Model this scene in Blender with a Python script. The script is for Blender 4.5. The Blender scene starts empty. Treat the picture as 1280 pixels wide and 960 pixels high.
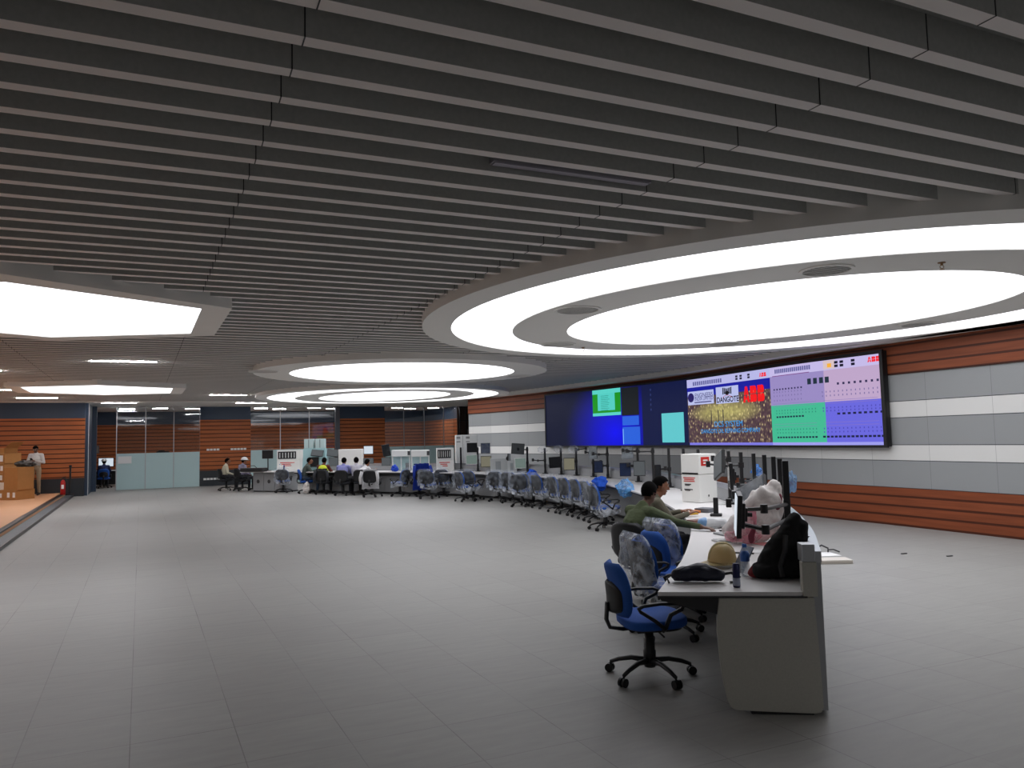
import bpy, bmesh, math, random
from mathutils import Vector, Matrix, noise
PI = math.pi
random.seed(7)
scn = bpy.context.scene
COL = scn.collection

# ------------------------------------------------------------------ camera
F = 940.0; H = 1.75
RO = math.radians(-1.32); PT = math.atan((548.0-480)/F)
_r0 = Vector((1,0,0)); FW = Vector((0,math.cos(PT),math.sin(PT))); _u0 = Vector((0,-math.sin(PT),math.cos(PT)))
RT = math.cos(RO)*_r0 + math.sin(RO)*_u0; UP = -math.sin(RO)*_r0 + math.cos(RO)*_u0
cam = bpy.data.cameras.new('camera'); camo = bpy.data.objects.new('camera', cam); COL.objects.link(camo)
cam.sensor_fit = 'HORIZONTAL'; cam.sensor_width = 36; cam.lens = 36*F/1280; cam.clip_end = 200
M = Matrix((RT, UP, -FW)).transposed().to_4x4(); M.translation = Vector((0,0,H)); camo.matrix_world = M
scn.camera = camo

def ray(x, y): return FW + RT*((x-640)/F) - UP*((y-480)/F)
def onz(x, y, z=0.0):
    d = ray(x, y); s = (z-H)/d.z; return Vector((d.x*s, d.y*s, z))
def pj(p):
    v = Vector(p)-Vector((0,0,H)); d = v.dot(FW); return 640+F*v.dot(RT)/d, 480-F*v.dot(UP)/d
A0 = math.radians(26.3)
E1 = Vector((-math.sin(A0), math.cos(A0), 0)); E2 = Vector((math.cos(A0), math.sin(A0), 0))
def uw(u, w, z=0.0): return E2*u + E1*w + Vector((0,0,z))
def onw(x, y, w):
    d = ray(x, y); s = w/d.dot(E1); return Vector((d.x*s, d.y*s, H+d.z*s))
def onY(x, y, Y):
    d = ray(x, y); s = Y/d.y; return Vector((d.x*s, Y, H+d.z*s))

# ------------------------------------------------------------------ materials
def s2l(c):
    r = []
    for v in c[:3]:
        v = v/255.0
        r.append(v/12.92 if v <= 0.04045 else ((v+0.055)/1.055)**2.4)
    return (*r, 1.0)
MATS = {}
EMK = 0.58
def mat(name, rgb, rough=0.6, metal=0.0, emit=0.0, noise_amt=0.0, nscale=8.0, bump=0.0, alpha=1.0, spec=0.5, lin=None):
    if name in MATS: return MATS[name]
    m = bpy.data.materials.new(name); m.use_nodes = True; nt = m.node_tree
    b = nt.nodes['Principled BSDF']; c = lin if lin else s2l(rgb)
    b.inputs['Base Color'].default_value = c; b.inputs['Roughness'].default_value = rough
    b.inputs['Metallic'].default_value = metal; b.inputs['Specular IOR Level'].default_value = spec
    if alpha < 1: b.inputs['Alpha'].default_value = alpha
    if emit > 0:
        b.inputs['Emission Color'].default_value = c; b.inputs['Emission Strength'].default_value = emit
        b.inputs['Base Color'].default_value = (0.01,0.01,0.01,1); b.inputs['Specular IOR Level'].default_value = 0.1
    if noise_amt > 0 or bump > 0:
        tc = nt.nodes.new('ShaderNodeTexCoord'); nz = nt.nodes.new('ShaderNodeTexNoise')
        nz.inputs['Scale'].default_value = nscale; nz.inputs['Detail'].default_value = 4
        nt.links.new(tc.outputs['Object'], nz.inputs['Vector'])
        if noise_amt > 0:
            mx = nt.nodes.new('ShaderNodeMix'); mx.data_type = 'RGBA'
            mx.inputs[6].default_value = tuple(v*(1-noise_amt) for v in c[:3])+(1,)
            mx.inputs[7].default_value = tuple(min(1,v*(1+noise_amt)) for v in c[:3])+(1,)
            nt.links.new(nz.outputs['Fac'], mx.inputs[0]); nt.links.new(mx.outputs[2], b.inputs['Base Color'])
        if bump > 0:
            bp = nt.nodes.new('ShaderNodeBump'); bp.inputs['Strength'].default_value = bump; bp.inputs['Distance'].default_value = 0.02
            nt.links.new(nz.outputs['Fac'], bp.inputs['Height']); nt.links.new(bp.outputs['Normal'], b.inputs['Normal'])
    MATS[name] = m; return m

def nodes(m): return m.node_tree.nodes, m.node_tree.links
def math_n(nt, op, a, b=None, c=None):
    n = nt.nodes.new('ShaderNodeMath'); n.operation = op
    for i, v in enumerate((a, b, c)):
        if v is None: continue
        if isinstance(v, (int, float)): n.inputs[i].default_value = v
        else: nt.links.new(v, n.inputs[i])
    return n.outputs[0]
def mixc(nt, fac, c1, c2):
    mx = nt.nodes.new('ShaderNodeMix'); mx.data_type = 'RGBA'
    for i, v in ((0, fac), (6, c1), (7, c2)):
        if isinstance(v, (int, float)): mx.inputs[i].default_value = v
        elif isinstance(v, tuple): mx.inputs[i].default_value = v
        else: nt.links.new(v, mx.inputs[i])
    return mx.outputs[2]

def wood_mat(name, c_dark, c_light, pitch, gw=0.10, gk=0.18):
    m = mat(name, (120,60,30), 0.5, spec=0.3); nt = m.node_tree; b = nt.nodes['Principled BSDF']
    g = nt.nodes.new('ShaderNodeNewGeometry'); sp = nt.nodes.new('ShaderNodeSeparateXYZ')
    nt.links.new(g.outputs['Position'], sp.inputs[0])
    mp = nt.nodes.new('ShaderNodeMapping'); mp.inputs['Scale'].default_value = (0.7, 0.7, 14)
    nt.links.new(g.outputs['Position'], mp.inputs['Vector'])
    nz = nt.nodes.new('ShaderNodeTexNoise'); nz.inputs['Scale'].default_value = 1.6; nz.inputs['Detail'].default_value = 5
    nt.links.new(mp.outputs[0], nz.inputs['Vector'])
    base = mixc(nt, nz.outputs['Fac'], s2l(c_dark), s2l(c_light))
    f = math_n(nt, 'FRACT', math_n(nt, 'DIVIDE', sp.outputs[2], pitch))
    gr = math_n(nt, 'LESS_THAN', f, gw)
    # board grooves: a band of darker colour at every pitch
    out = mixc(nt, gr, base, tuple(v*gk for v in s2l(c_dark)[:3])+(1,))
    nt.links.new(out, b.inputs['Base Color'])
    bp = nt.nodes.new('ShaderNodeBump'); bp.inputs['Strength'].default_value = 0.6; bp.inputs['Distance'].default_value = 0.01
    inv = math_n(nt, 'SUBTRACT', 1.0, gr); nt.links.new(inv, bp.inputs['Height']); nt.links.new(bp.outputs['Normal'], b.inputs['Normal'])
    return m
WOOD_R = wood_mat('wood_wall_right', (104,50,27), (156,84,50), 0.172, 0.22, 0.5)
WOOD_B = wood_mat('wood_wall_back', (134,70,32), (194,112,62), 0.172, 0.20, 0.25)

def panel_mat(name, rgb):
    m = mat(name, rgb, 0.55); nt = m.node_tree; b = nt.nodes['Principled BSDF']
    g = nt.nodes.new('ShaderNodeTexCoord'); sp = nt.nodes.new('ShaderNodeSeparateXYZ'); nt.links.new(g.outputs['UV'], sp.inputs[0])
    f = math_n(nt, 'FRACT', math_n(nt, 'DIVIDE', sp.outputs[0], 1.2))
    ln = math_n(nt, 'LESS_THAN', f, 0.006)
    wn = nt.nodes.new('ShaderNodeTexWhiteNoise'); wn.noise_dimensions = '1D'
    nt.links.new(math_n(nt, 'FLOOR', math_n(nt, 'DIVIDE', sp.outputs[0], 1.2)), wn.inputs['W'])
    c = s2l(rgb)
    v = mixc(nt, wn.outputs['Value'], tuple(k*0.95 for k in c[:3])+(1,), tuple(k*1.06 for k in c[:3])+(1,))
    nt.links.new(mixc(nt, ln, v, tuple(k*0.6 for k in c[:3])+(1,)), b.inputs['Base Color'])
    return m
P_GREY = panel_mat('wall_panel_grey', (152,155,156)); P_LIGHT = panel_mat('wall_panel_light', (224,224,221))

def floor_mat():
    m = mat('floor_tile', (150,148,144), 0.42, spec=0.35); nt = m.node_tree; b = nt.nodes['Principled BSDF']
    g = nt.nodes.new('ShaderNodeNewGeometry'); sp = nt.nodes.new('ShaderNodeSeparateXYZ'); nt.links.new(g.outputs['Position'], sp.inputs[0])
    X, Y = sp.outputs[0], sp.outputs[1]
    u = math_n(nt, 'ADD', math_n(nt, 'MULTIPLY', X, E2.x), math_n(nt, 'MULTIPLY', Y, E2.y))
    w = math_n(nt, 'ADD', math_n(nt, 'MULTIPLY', X, E1.x), math_n(nt, 'MULTIPLY', Y, E1.y))
    w = math_n(nt, 'ADD', w, math_n(nt, 'MULTIPLY', u, 0.041))
    uu = math_n(nt, 'DIVIDE', math_n(nt, 'ADD', u, 0.04+5.8), 0.58); ww = math_n(nt, 'DIVIDE', math_n(nt, 'ADD', w, 0.10+5.8), 0.58)
    fu = math_n(nt, 'FRACT', uu); fw = math_n(nt, 'FRACT', ww)
    lu = math_n(nt, 'LESS_THAN', fu, 0.010); lw = math_n(nt, 'LESS_THAN', fw, 0.010)
    cell = nt.nodes.new('ShaderNodeCombineXYZ')
    nt.links.new(math_n(nt, 'FLOOR', uu), cell.inputs[0]); nt.links.new(math_n(nt, 'FLOOR', ww), cell.inputs[1])
    wn = nt.nodes.new('ShaderNodeTexWhiteNoise'); wn.noise_dimensions = '3D'; nt.links.new(cell.outputs[0], wn.inputs['Vector'])
    co = nt.nodes.new('ShaderNodeCombineXYZ'); nt.links.new(math_n(nt,'MULTIPLY',u,2.0), co.inputs[0]); nt.links.new(math_n(nt,'MULTIPLY',w,11.0), co.inputs[1])
    nz = nt.nodes.new('ShaderNodeTexNoise'); nz.inputs['Scale'].default_value = 1.3; nz.inputs['Detail'].default_value = 6; nz.inputs['Roughness'].default_value = 0.65
    nt.links.new(co.outputs[0], nz.inputs['Vector'])
    c1 = mixc(nt, nz.outputs['Fac'], s2l((134,134,131)), s2l((172,171,167)))
    c2 = mixc(nt, math_n(nt, 'MULTIPLY', wn.outputs['Value'], 0.16), c1, s2l((136,131,131)))
    # seams only show where dirt sits in them
    nd = nt.nodes.new('ShaderNodeTexNoise'); nd.inputs['Scale'].default_value = 0.8; nt.links.new(g.outputs['Position'], nd.inputs['Vector'])
    seam = math_n(nt, 'MULTIPLY', math_n(nt, 'MAXIMUM', lu, lw), math_n(nt, 'MULTIPLY_ADD', nd.outputs['Fac'], 1.5, -0.42))
    nt.links.new(mixc(nt, seam, c2, s2l((62,58,56))), b.inputs['Base Color'])
    # scuffed sheen
    rr = math_n(nt, 'MULTIPLY_ADD', nz.outputs['Fac'], 0.25, 0.38); nt.links.new(rr, b.inputs['Roughness'])
    return m
FLOOR = floor_mat()

def glass_mat(name, tint=(0.9,0.95,0.95), gloss=0.12):
    m = bpy.data.materials.new(name); m.use_nodes = True; nt = m.node_tree; nt.nodes.clear()
    o = nt.nodes.new('ShaderNodeOutputMaterial'); t = nt.nodes.new('ShaderNodeBsdfTransparent'); g = nt.nodes.new('ShaderNodeBsdfGlossy')
    g.inputs['Roughness'].default_value = 0.03; t.inputs['Color'].default_value = (*tint,1); mx = nt.nodes.new('ShaderNodeMixShader'); mx.inputs[0].default_value = gloss
    nt.links.new(t.outputs[0], mx.inputs[1]); nt.links.new(g.outputs[0], mx.inputs[2]); nt.links.new(mx.outputs[0], o.inputs[0]); return m
GLASS = glass_mat('clear_glass', (0.9,0.92,0.93), 0.055)
def film_mat(name, rgb, opac, rough=0.25, vary=0.8, scale=5.0):
    m = bpy.data.materials.new(name); m.use_nodes = True; nt = m.node_tree; nt.nodes.clear()
    o = nt.nodes.new('ShaderNodeOutputMaterial'); t = nt.nodes.new('ShaderNodeBsdfTransparent'); p = nt.nodes.new('ShaderNodeBsdfPrincipled')
    p.inputs['Base Color'].default_value = s2l(rgb); p.inputs['Roughness'].default_value = rough
    nz = nt.nodes.new('ShaderNodeTexNoise'); nz.inputs['Scale'].default_value = scale; nz.inputs['Detail'].default_value = 2; nz.inputs['Distortion'].default_value = 1.2
    tc = nt.nodes.new('ShaderNodeTexCoord'); nt.links.new(tc.outputs['Object'], nz.inputs['Vector'])
    mx = nt.nodes.new('ShaderNodeMixShader'); r = nt.nodes.new('ShaderNodeMapRange')
    r.inputs['From Min'].default_value = 0.3; r.inputs['From Max'].default_value = 0.7; r.inputs['To Min'].default_value = max(0,opac*(1-vary)); r.inputs['To Max'].default_value = min(1,opac*(1+vary))
    nt.links.new(nz.outputs['Fac'], r.inputs[0]); nt.links.new(r.outputs[0], mx.inputs[0])
    nt.links.new(t.outputs[0], mx.inputs[1]); nt.links.new(p.outputs[0], mx.inputs[2]); nt.links.new(mx.outputs[0], o.inputs[0]); return m
FILM = film_mat('plastic_film', (206,216,230), 0.14, 0.15, 0.98, 5.0); FILM2 = film_mat('crumpled_film', (216,224,236), 0.36, 0.15, 0.9, 8.0); FILMS = film_mat('seat_film', (212,218,226), 0.42, 0.2, 0.8, 7); FROST = film_mat('frosted_glass', (188,216,218), 0.92, 0.35, 0.0)
BAGW = film_mat('bag_plastic', (236,230,226), 0.78, 0.3, 0.25, 9)
NAVY = mat('navy_panel', (44,62,84), 0.5); NAVY2 = mat('dark_base_panel', (32,38,44), 0.5)
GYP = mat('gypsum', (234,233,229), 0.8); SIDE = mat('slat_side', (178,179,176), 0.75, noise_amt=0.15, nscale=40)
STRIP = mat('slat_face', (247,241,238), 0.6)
LUM = mat('luminous_panel', (250,250,255), emit=1.3); TUBE = mat('tube_light', (255,252,255), emit=75.0); TUBEOFF = mat('tube_off', (150,148,156), 0.5)
BLACK = mat('black_plastic', (22,22,24), 0.45); BLKM = mat('black_metal', (20,20,22), 0.35, 0.3)
CHROME = mat('brushed_steel', (150,150,150), 0.3, 0.9)
BLUE = mat('blue_fabric', (30,84,168), 0.85, noise_amt=0.12, nscale=60); CHAR = mat('charcoal_fabric', (36,38,44), 0.8, noise_amt=0.15, nscale=60)
SHELL = mat('chair_shell', (15,16,20), 0.5)
DESKTOP = mat('worktop_white', (216,214,213), 0.4); DESKGREY = mat('desk_grey', (168,166,156), 0.55, noise_amt=0.12, nscale=90)
DESKPAN = mat('desk_panel', (150,152,154), 0.55); ALU = mat('aluminium', (180,182,186), 0.3, 0.85)
WHITE = mat('white_paint', (222,224,222), 0.5); PAPER = mat('paper', (236,236,236), 0.8)
TEALP = mat('teal_panel', (160,196,200), 0.4); CARD = mat('cardboard', (172,120,66), 0.85, noise_amt=0.1, nscale=10); CARDW = mat('carton_white', (226,226,222), 0.65)
RED = mat('red_print', (200,38,30), 0.6); DARKP = mat('dark_print', (58,58,60), 0.6)
SCR = mat('screen_off', (26,28,32), 0.18)

# ------------------------------------------------------------------ mesh helpers
def mk(name, bm, ms, parent=None, smooth=False, loc=None, rotz=None):
    me = bpy.data.meshes.new(name); bm.normal_update(); bm.to_mesh(me); bm.free()
    for m in (ms if isinstance(ms, (list, tuple)) else [ms]): me.materials.append(m)
    if smooth:
        for p in me.polygons: p.use_smooth = True
    o = bpy.data.objects.new(name, me); COL.objects.link(o)
    if parent: o.parent = parent
    if loc is not None: o.location = loc
    if rotz is not None: o.rotation_euler = (0,0,rotz)
    return o
def tag(o, label, cat, group=None):
    o['label'] = label; o['category'] = cat
    if group: o['group'] = group
    return o
def struct(o): o['kind'] = 'structure'; return o
def empty(name, loc=(0,0,0), rotz=0.0, label=None, cat=None, group=None):
    o = bpy.data.objects.new(name, None); COL.objects.link(o); o.location = loc; o.rotation_euler = (0,0,rotz); o.empty_display_size = 0.1
    if label: tag(o, label, cat, group)
    return o
def dup(root, loc, rotz, label=None, group=None, skip=()):
    r = root.copy(); COL.objects.link(r); r.location = loc; r.rotation_euler = (0,0,rotz)
    if label: r['label'] = label
    if group: r['group'] = group
    for ch in list(root.children):
        if ch.name.split('.')[0] in skip: continue
        c = ch.copy(); COL.objects.link(c); c.parent = r
        for g in ch.children:
            d = g.copy(); COL.objects.link(d); d.parent = c
    return r
def box(bm, c, s, rot=None, mi=0):
    r = bmesh.ops.create_cube(bm, size=1.0); vs = r['verts']
    mt = Matrix.Diagonal((*s,1))
    if rot is not None: mt = rot.to_4x4() @ mt
    mt = Matrix.Translation(Vector(c)) @ mt
    bmesh.ops.transform(bm, matrix=mt, verts=vs)
    for f in {f for v in vs for f in v.link_faces}: f.material_index = mi
    return vs
def rbox(bm, c, s, bev=0.005, rot=None, mi=0):
    vs = box(bm, c, s, rot, mi)
    es = list({e for v in vs for e in v.link_edges})
    r = bmesh.ops.bevel(bm, geom=es, offset=min(bev, min(s)*0.45), segments=2, affect='EDGES', profile=0.6)
    for f in r['faces']: f.material_index = mi
def rz(a): return Matrix.Rotation(a, 3, 'Z')
def cyl(bm, p0, p1, r0, r1=None, n=12, mi=0, cap=True):
    p0 = Vector(p0); p1 = Vector(p1); r1 = r0 if r1 is None else r1
    d = p1-p0; q = d.to_track_quat('Z', 'Y').to_matrix()
    a = [bm.verts.new(p0+q@Vector((math.cos(2*PI*i/n)*r0, math.sin(2*PI*i/n)*r0, 0))) for i in range(n)]
    b = [bm.verts.new(p1+q@Vector((math.cos(2*PI*i/n)*r1, math.sin(2*PI*i/n)*r1, 0))) for i in range(n)]
    fs = [bm.faces.new((a[i], a[(i+1)%n], b[(i+1)%n], b[i])) for i in range(n)]
    if cap: fs += [bm.faces.new(a[::-1]), bm.faces.new(b)]
    for f in fs: f.material_index = mi
def tube(bm, pts, r, n=8, mi=0, closed=False, sx=1.0):
    pts = [Vector(p) for p in pts]; rings = []; N = len(pts)
    rs = r if isinstance(r, (list, tuple)) else [r]*N
    prev = None
    for i, p in enumerate(pts):
        t = (pts[(i+1)%N]-pts[i-1]) if closed else (pts[min(i+1,N-1)]-pts[max(i-1,0)])
        t.normalize()
        if prev is None:
            x = t.orthogonal().normalized()
            if abs(t.dot(Vector((1,0,0)))) < 0.9: x = (Vector((1,0,0))-t*t.x).normalized()
        else: x = (prev-t*prev.dot(t)).normalized()
        prev = x; y = t.cross(x)
        rings.append([bm.verts.new(p+(x*math.cos(2*PI*k/n)*sx+y*math.sin(2*PI*k/n))*rs[i]) for k in range(n)])
    for i in range(N if closed else N-1):
        a, b = rings[i], rings[(i+1)%N]
        for k in range(n):
            f = bm.faces.new((a[k], a[(k+1)%n], b[(k+1)%n], b[k])); f.material_index = mi
    if not closed:
        for f in (bm.faces.new(rings[0][::-1]), bm.faces.new(rings[-1])): f.material_index = mi
def lathe(bm, prof, c=(0,0,0), n=20, mi=0):
    c = Vector(c); rings = []
    for r, z in prof:
        rings.append([bm.verts.new(c+Vector((r*math.cos(2*PI*k/n), r*math.sin(2*PI*k/n), z))) for k in range(n)])
    for a, b in zip(rings, rings[1:]):
        for k in range(n):
            f = bm.faces.new((a[k], a[(k+1)%n], b[(k+1)%n], b[k])); f.material_index = mi
    for f in (bm.faces.new(rings[0][::-1]), bm.faces.new(rings[-1])): f.material_index = mi
def ell(bm, c, r, rot=None, n=12, mi=0):
    res = bmesh.ops.create_uvsphere(bm, u_segments=n, v_segments=max(6,n*2//3), radius=1.0); vs = res['verts']
    mt = Matrix.Diagonal((*r,1))
    if rot is not None: mt = rot.to_4x4() @ mt
    bmesh.ops.transform(bm, matrix=Matrix.Translation(Vector(c)) @ mt, verts=vs)
    for f in {f for v in vs for f in v.link_faces}: f.material_index = mi
    return vs
def prism(bm, pts, z0, z1, mi=0):
    a = [bm.verts.new((p[0], p[1], z0)) for p in pts]; b = [bm.verts.new((p[0], p[1], z1)) for p in pts]
    n = len(pts); fs = [bm.faces.new(a[::-1]), bm.faces.new(b)]
    for i in range(n): fs.append(bm.faces.new((a[i], a[(i+1)%n], b[(i+1)%n], b[i])))
    for f in fs: f.material_index = mi
    bmesh.ops.recalc_face_normals(bm, faces=fs)
def pillow(bm, w, d, h, c, rot=None, e=3.2, n=28, lay=6, mi=0, round_=0.5):
    """superellipse slab with soft edges; w x d outline, h thick"""
    vs = []; rings = []
    for j in range(lay+1):
        t = -1+2*j/lay; k = (1-abs(t)**3.0)**0.35*round_*0.12+1-round_*0.12 if abs(t) < 1 else 1-round_*0.14
        ring = []
        for i in range(n):
            a = 2*PI*i/n; ca, sa = math.cos(a), math.sin(a)
            ring.append(bm.verts.new((w/2*k*math.copysign(abs(ca)**(2/e), ca), d/2*k*math.copysign(abs(sa)**(2/e), sa), h/2*t)))
        rings.append(ring); vs += ring
    fs = []
    for a, b in zip(rings, rings[1:]):
        for i in range(n): fs.append(bm.faces.new((a[i], a[(i+1)%n], b[(i+1)%n], b[i])))
    fs += [bm.faces.new(rings[0][::-1]), bm.faces.new(rings[-1])]
    for f in fs: f.material_index = mi
    mt = Matrix.Translation(Vector(c)) @ (rot.to_4x4() if rot is not None else Matrix.Identity(4))
    bmesh.ops.transform(bm, matrix=mt, verts=vs); return vs
def NB(): return bmesh.new()

# smooth curve through points (Catmull-Rom), resampled by arc length
def spline(P, step=0.25):
    P = [Vector(p).to_3d() if len(p) == 2 else Vector(p) for p in P]
    Q = [P[0]*2-P[1]]+P+[P[-1]*2-P[-2]]; out = []
    for i in range(1, len(Q)-2):
        a, b, c, d = Q[i-1:i+3]; n = max(2, int((c-b).length/0.05))
        for k in range(n):
            t = k/n
            out.append(0.5*((2*b)+(c-a)*t+(2*a-5*b+4*c-d)*t*t+(3*b-a-3*c+d)*t**3))
    out.append(P[-1])
    L = [0.0]
    for p, q in zip(out, out[1:]): L.append(L[-1]+(q-p).length)
    N = max(2, int(L[-1]/step)); res = []; j = 0
    for k in range(N+1):
        s = L[-1]*k/N
        while j < len(L)-2 and L[j+1] < s: j += 1
        t = (s-L[j])/max(1e-9, L[j+1]-L[j]); res.append(out[j].lerp(out[j+1], t))
    return res
def normals(C):   # left-hand normal of travel
    R = []
    for i in range(len(C)):
        t = (C[min(i+1,len(C)-1)]-C[max(i-1,0)]).normalized(); R.append(Vector((-t.y, t.x, 0)))
    return R
def offset(C, d): return [p+n*d for p, n in zip(C, normals(C))]
def ribbon(bm, C, z0, z1, mi=0, uv=True):
    s = 0.0; L = bm.loops.layers.uv.verify(); lo = []; 
    for i, p in enumerate(C):
        if i: s += (p-C[i-1]).length
        lo.append((bm.verts.new((p.x,p.y,z0)), bm.verts.new((p.x,p.y,z1)), s))
    for a, b in zip(lo, lo[1:]):
        f = bm.faces.new((a[0], b[0], b[1], a[1])); f.material_index = mi
        for l, (uu, vv) in zip(f.loops, ((a[2],z0),(b[2],z0),(b[2],z1),(a[2],z1))): l[L].uv = (uu, vv)
def slab(bm, C1, C2, z0, z1, mi=0):
    """solid between two curves of equal length and two heights"""
    n = len(C1); R = [[bm.verts.new((p.x,p.y,z)) for p in C] for C, z in ((C1,z0),(C2,z0),(C2,z1),(C1,z1))]
    fs = []
    for i in range(n-1):
        for a, b in ((0,1),(1,2),(2,3),(3,0)):
            fs.append(bm.faces.new((R[a][i], R[a][i+1], R[b][i+1], R[b][i])))
    fs.append(bm.faces.new([R[k][0] for k in range(4)])); fs.append(bm.faces.new([R[k][-1] for k in (3,2,1,0)]))
    for f in fs: f.material_index = mi
    bmesh.ops.recalc_face_normals(bm, faces=fs)
def atx(C, px, z=1.2):
    """point and tangent of a plan curve seen at image column px"""
    best = None
    for i in range(len(C)-1):
        a, b = C[i], C[i+1]; xa = pj((a.x,a.y,z))[0] if a.y > 1 else 9999; xb = pj((b.x,b.y,z))[0] if b.y > 1 else 9999
        if (xa-px)*(xb-px) <= 0 and abs(xa-xb) > 1e-6:
            t = (xa-px)/(xa-xb); return a.lerp(b, t), (b-a).normalized(), i+t
    i = 0 if abs(pj(C[0])[0]-px) < abs(pj(C[-1])[0]-px) else len(C)-2
    return C[i].copy(), (C[i+1]-C[i]).normalized(), float(i)
# ------------------------------------------------------------------ room shell
ZR, ZB, ZC = 3.34, 3.45, 3.62
W = spline([(13.6,-13.5),(13.2,-9.5),(12.6,-6.0),(12.0,-2.6),(11.35,0.8),(10.45,4.2),(9.35,7.9),(7.93,11.7),(6.95,14.05),(6.12,15.85),(4.66,19.98),(2.95,23.2),(1.1,26.35),(-0.3,28.5),(-1.78,30.35)], 0.3)
bm = NB()
bands = [(0,0.69,0),(0.69,1.185,1),(1.185,1.47,2),(1.47,1.965,1),(1.965,2.265,2),(2.265,2.765,1),(2.765,ZR+0.3,0)]
for i, (a, b, m_) in enumerate(bands):
    off = 0.03 if m_ == 0 else 0.0
    ribbon(bm, offset(W, off), a+(0.006 if i else 0), b-0.006, m_)
    if i: ribbon(bm, offset(W, -0.01), a-0.007, a+0.007, 3)
slab(bm, offset(W,-0.25), offset(W,-0.02), 0, ZC, 3)
slab(bm, offset(W,0.0), offset(W,0.03), 0.684, 0.69, 0); slab(bm, offset(W,0.0), offset(W,0.03), 2.76, 2.766, 0)
struct(mk('wall_right', bm, [WOOD_R, P_GREY, P_LIGHT, NAVY2]))

bm = NB(); box(bm, (0,0,-0.05), (70,100,0.1)); fl = struct(mk('floor', bm, FLOOR, loc=(0,18,0)))

def wallseg(name, a, b, z0, z1, m, thick=0.12, bands=None, side=1):
    """upright wall a->b (plan points), front face on the left of travel"""
    bm = NB(); C = [Vector(a), Vector(b)]
    if bands:
        for (q0, q1, mi, off) in bands: slab(bm, offset(C,-thick), offset(C,off), q0, q1, mi)
    else: slab(bm, offset(C,-thick), offset(C,0), z0, z1)
    return struct(mk(name, bm, m))
WB = [(0,0.67,1,0.0),(0.67,2.86,0,0.02),(2.86,3.45,2,0.0)]
WM = [WOOD_B, NAVY2, NAVY]
wallseg('wall_back_left', uw(-1.86,32.0), uw(-9.0,32.0), 0, 0, WM, bands=WB, thick=0.2)
wallseg('wall_back_left_return', uw(-1.86,35.0), uw(-1.86,32.2), 0, 3.5, NAVY, thick=-0.1)
wallseg('wall_pillar_left', uw(4.37,35.2), uw(2.30,35.2), 0, 0, WM, bands=WB, thick=0.5)
wallseg('wall_pillar_right', uw(10.51,35.2), uw(8.32,35.2), 0, 0, WM, bands=WB, thick=0.5)
WB2 = [(0,0.67,1,0.0),(0.67,2.83,0,0.02),(2.83,3.5,2,0.0)]
wallseg('wall_back', uw(14.55,41), uw(-4.0,41), 0, 0, WM, bands=WB2)
wallseg('wall_back_right', uw(14.45,35.3), uw(14.45,41), 0, 0, WM, bands=WB2, thick=0.3)
wallseg('wall_back_corridor_end', uw(-4.0,41), uw(-4.0,32.2), 0, 0, WM, bands=WB2)
wallseg('wall_left', uw(-9.0,32.2), uw(-9.0,-13.5), 0, ZC, mat('side_wall_paint', (206,204,198), 0.8))
wallseg('wall_rear', uw(-9.0,-13.4), uw(8.5,-13.4), 0, ZC, mat('side_wall_paint', (206,204,198), 0.8))
wallseg('wall_far_right', uw(19,28), uw(19,41), 0, ZC, NAVY2); wallseg('wall_far_right_back', uw(19,36.0), uw(15.1,36.0), 0, ZC, NAVY2)

# ceiling: dark backing, slats, plain margins, border along the video wall
bm = NB()
prism(bm, [uw(-9.2,-13.8)[:2], uw(19.5,-13.8)[:2], uw(19.5,41.2)[:2], uw(-9.2,41.2)[:2]], ZC, ZC+0.1, 1)
BD = Vector((math.sin(math.radians(66.05)), math.cos(math.radians(66.05)), 0)); BN = Vector((-BD.y, BD.x, 0))
WO = offset(W, 0.42)
def right_of(p):
    j = min(range(0, len(WO), 1), key=lambda i: (WO[i]-p).length_squared); j = min(j, len(WO)-2)
    t = WO[j+1]-WO[j]; return t.x*(p.y-WO[j].y)-t.y*(p.x-WO[j].x) < 0
k = -56
while True:
    wc = 3.481+k*0.3007; k += 1
    p0 = uw(-0.53, wc); 
    if wc > 31.2: break
    L = 0.0
    while L < 22 and not right_of(p0+BD*L): L += 0.1
    c = p0+BD*((L-9.5)/2); 
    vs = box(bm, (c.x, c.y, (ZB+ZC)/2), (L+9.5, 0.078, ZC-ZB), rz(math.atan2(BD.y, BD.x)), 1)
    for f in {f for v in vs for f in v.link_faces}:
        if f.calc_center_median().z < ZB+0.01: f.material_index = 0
    # panel joints every 2.56 m: a hairline gap cut as a thin dark sleeve
    for uj in (-7.08,-4.52,-1.96,0.60,3.16,5.72,8.28):
        t = (uj+0.53)/BD.dot(E2)
        if -9 < t < L-0.2:
            q = p0+BD*t; box(bm, (q.x, q.y, (ZB+ZC)/2), (0.006, 0.082, ZC-ZB+0.004), rz(math.atan2(BD.y, BD.x)), 3)
slab(bm, offset(W,-0.1), WO, ZR, ZC, 2)
P5 = [uw(-9.1,31.3), uw(12.6,31.3), uw(12.6,28.6), uw(18.9,28.6), uw(18.9,35.3), uw(-1.8,35.3), uw(-1.8,32.1), uw(-9.1,32.1)]
prism(bm, [p[:2] for p in P5], 3.43, ZC-0.01, 2)
prism(bm, [uw(-4.0,35.3)[:2], uw(18.9,35.3)[:2], uw(18.9,41.1)[:2], uw(-4.0,41.1)[:2]], 3.46, ZC-0.01, 2)
prism(bm, [uw(-4.0,32.2)[:2], uw(-1.86,32.2)[:2], uw(-1.86,35.3)[:2], uw(-4.0,35.3)[:2]], 3.46, ZC-0.01, 2)
struct(mk('ceiling', bm, [STRIP, SIDE, GYP, BLACK]))

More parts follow.
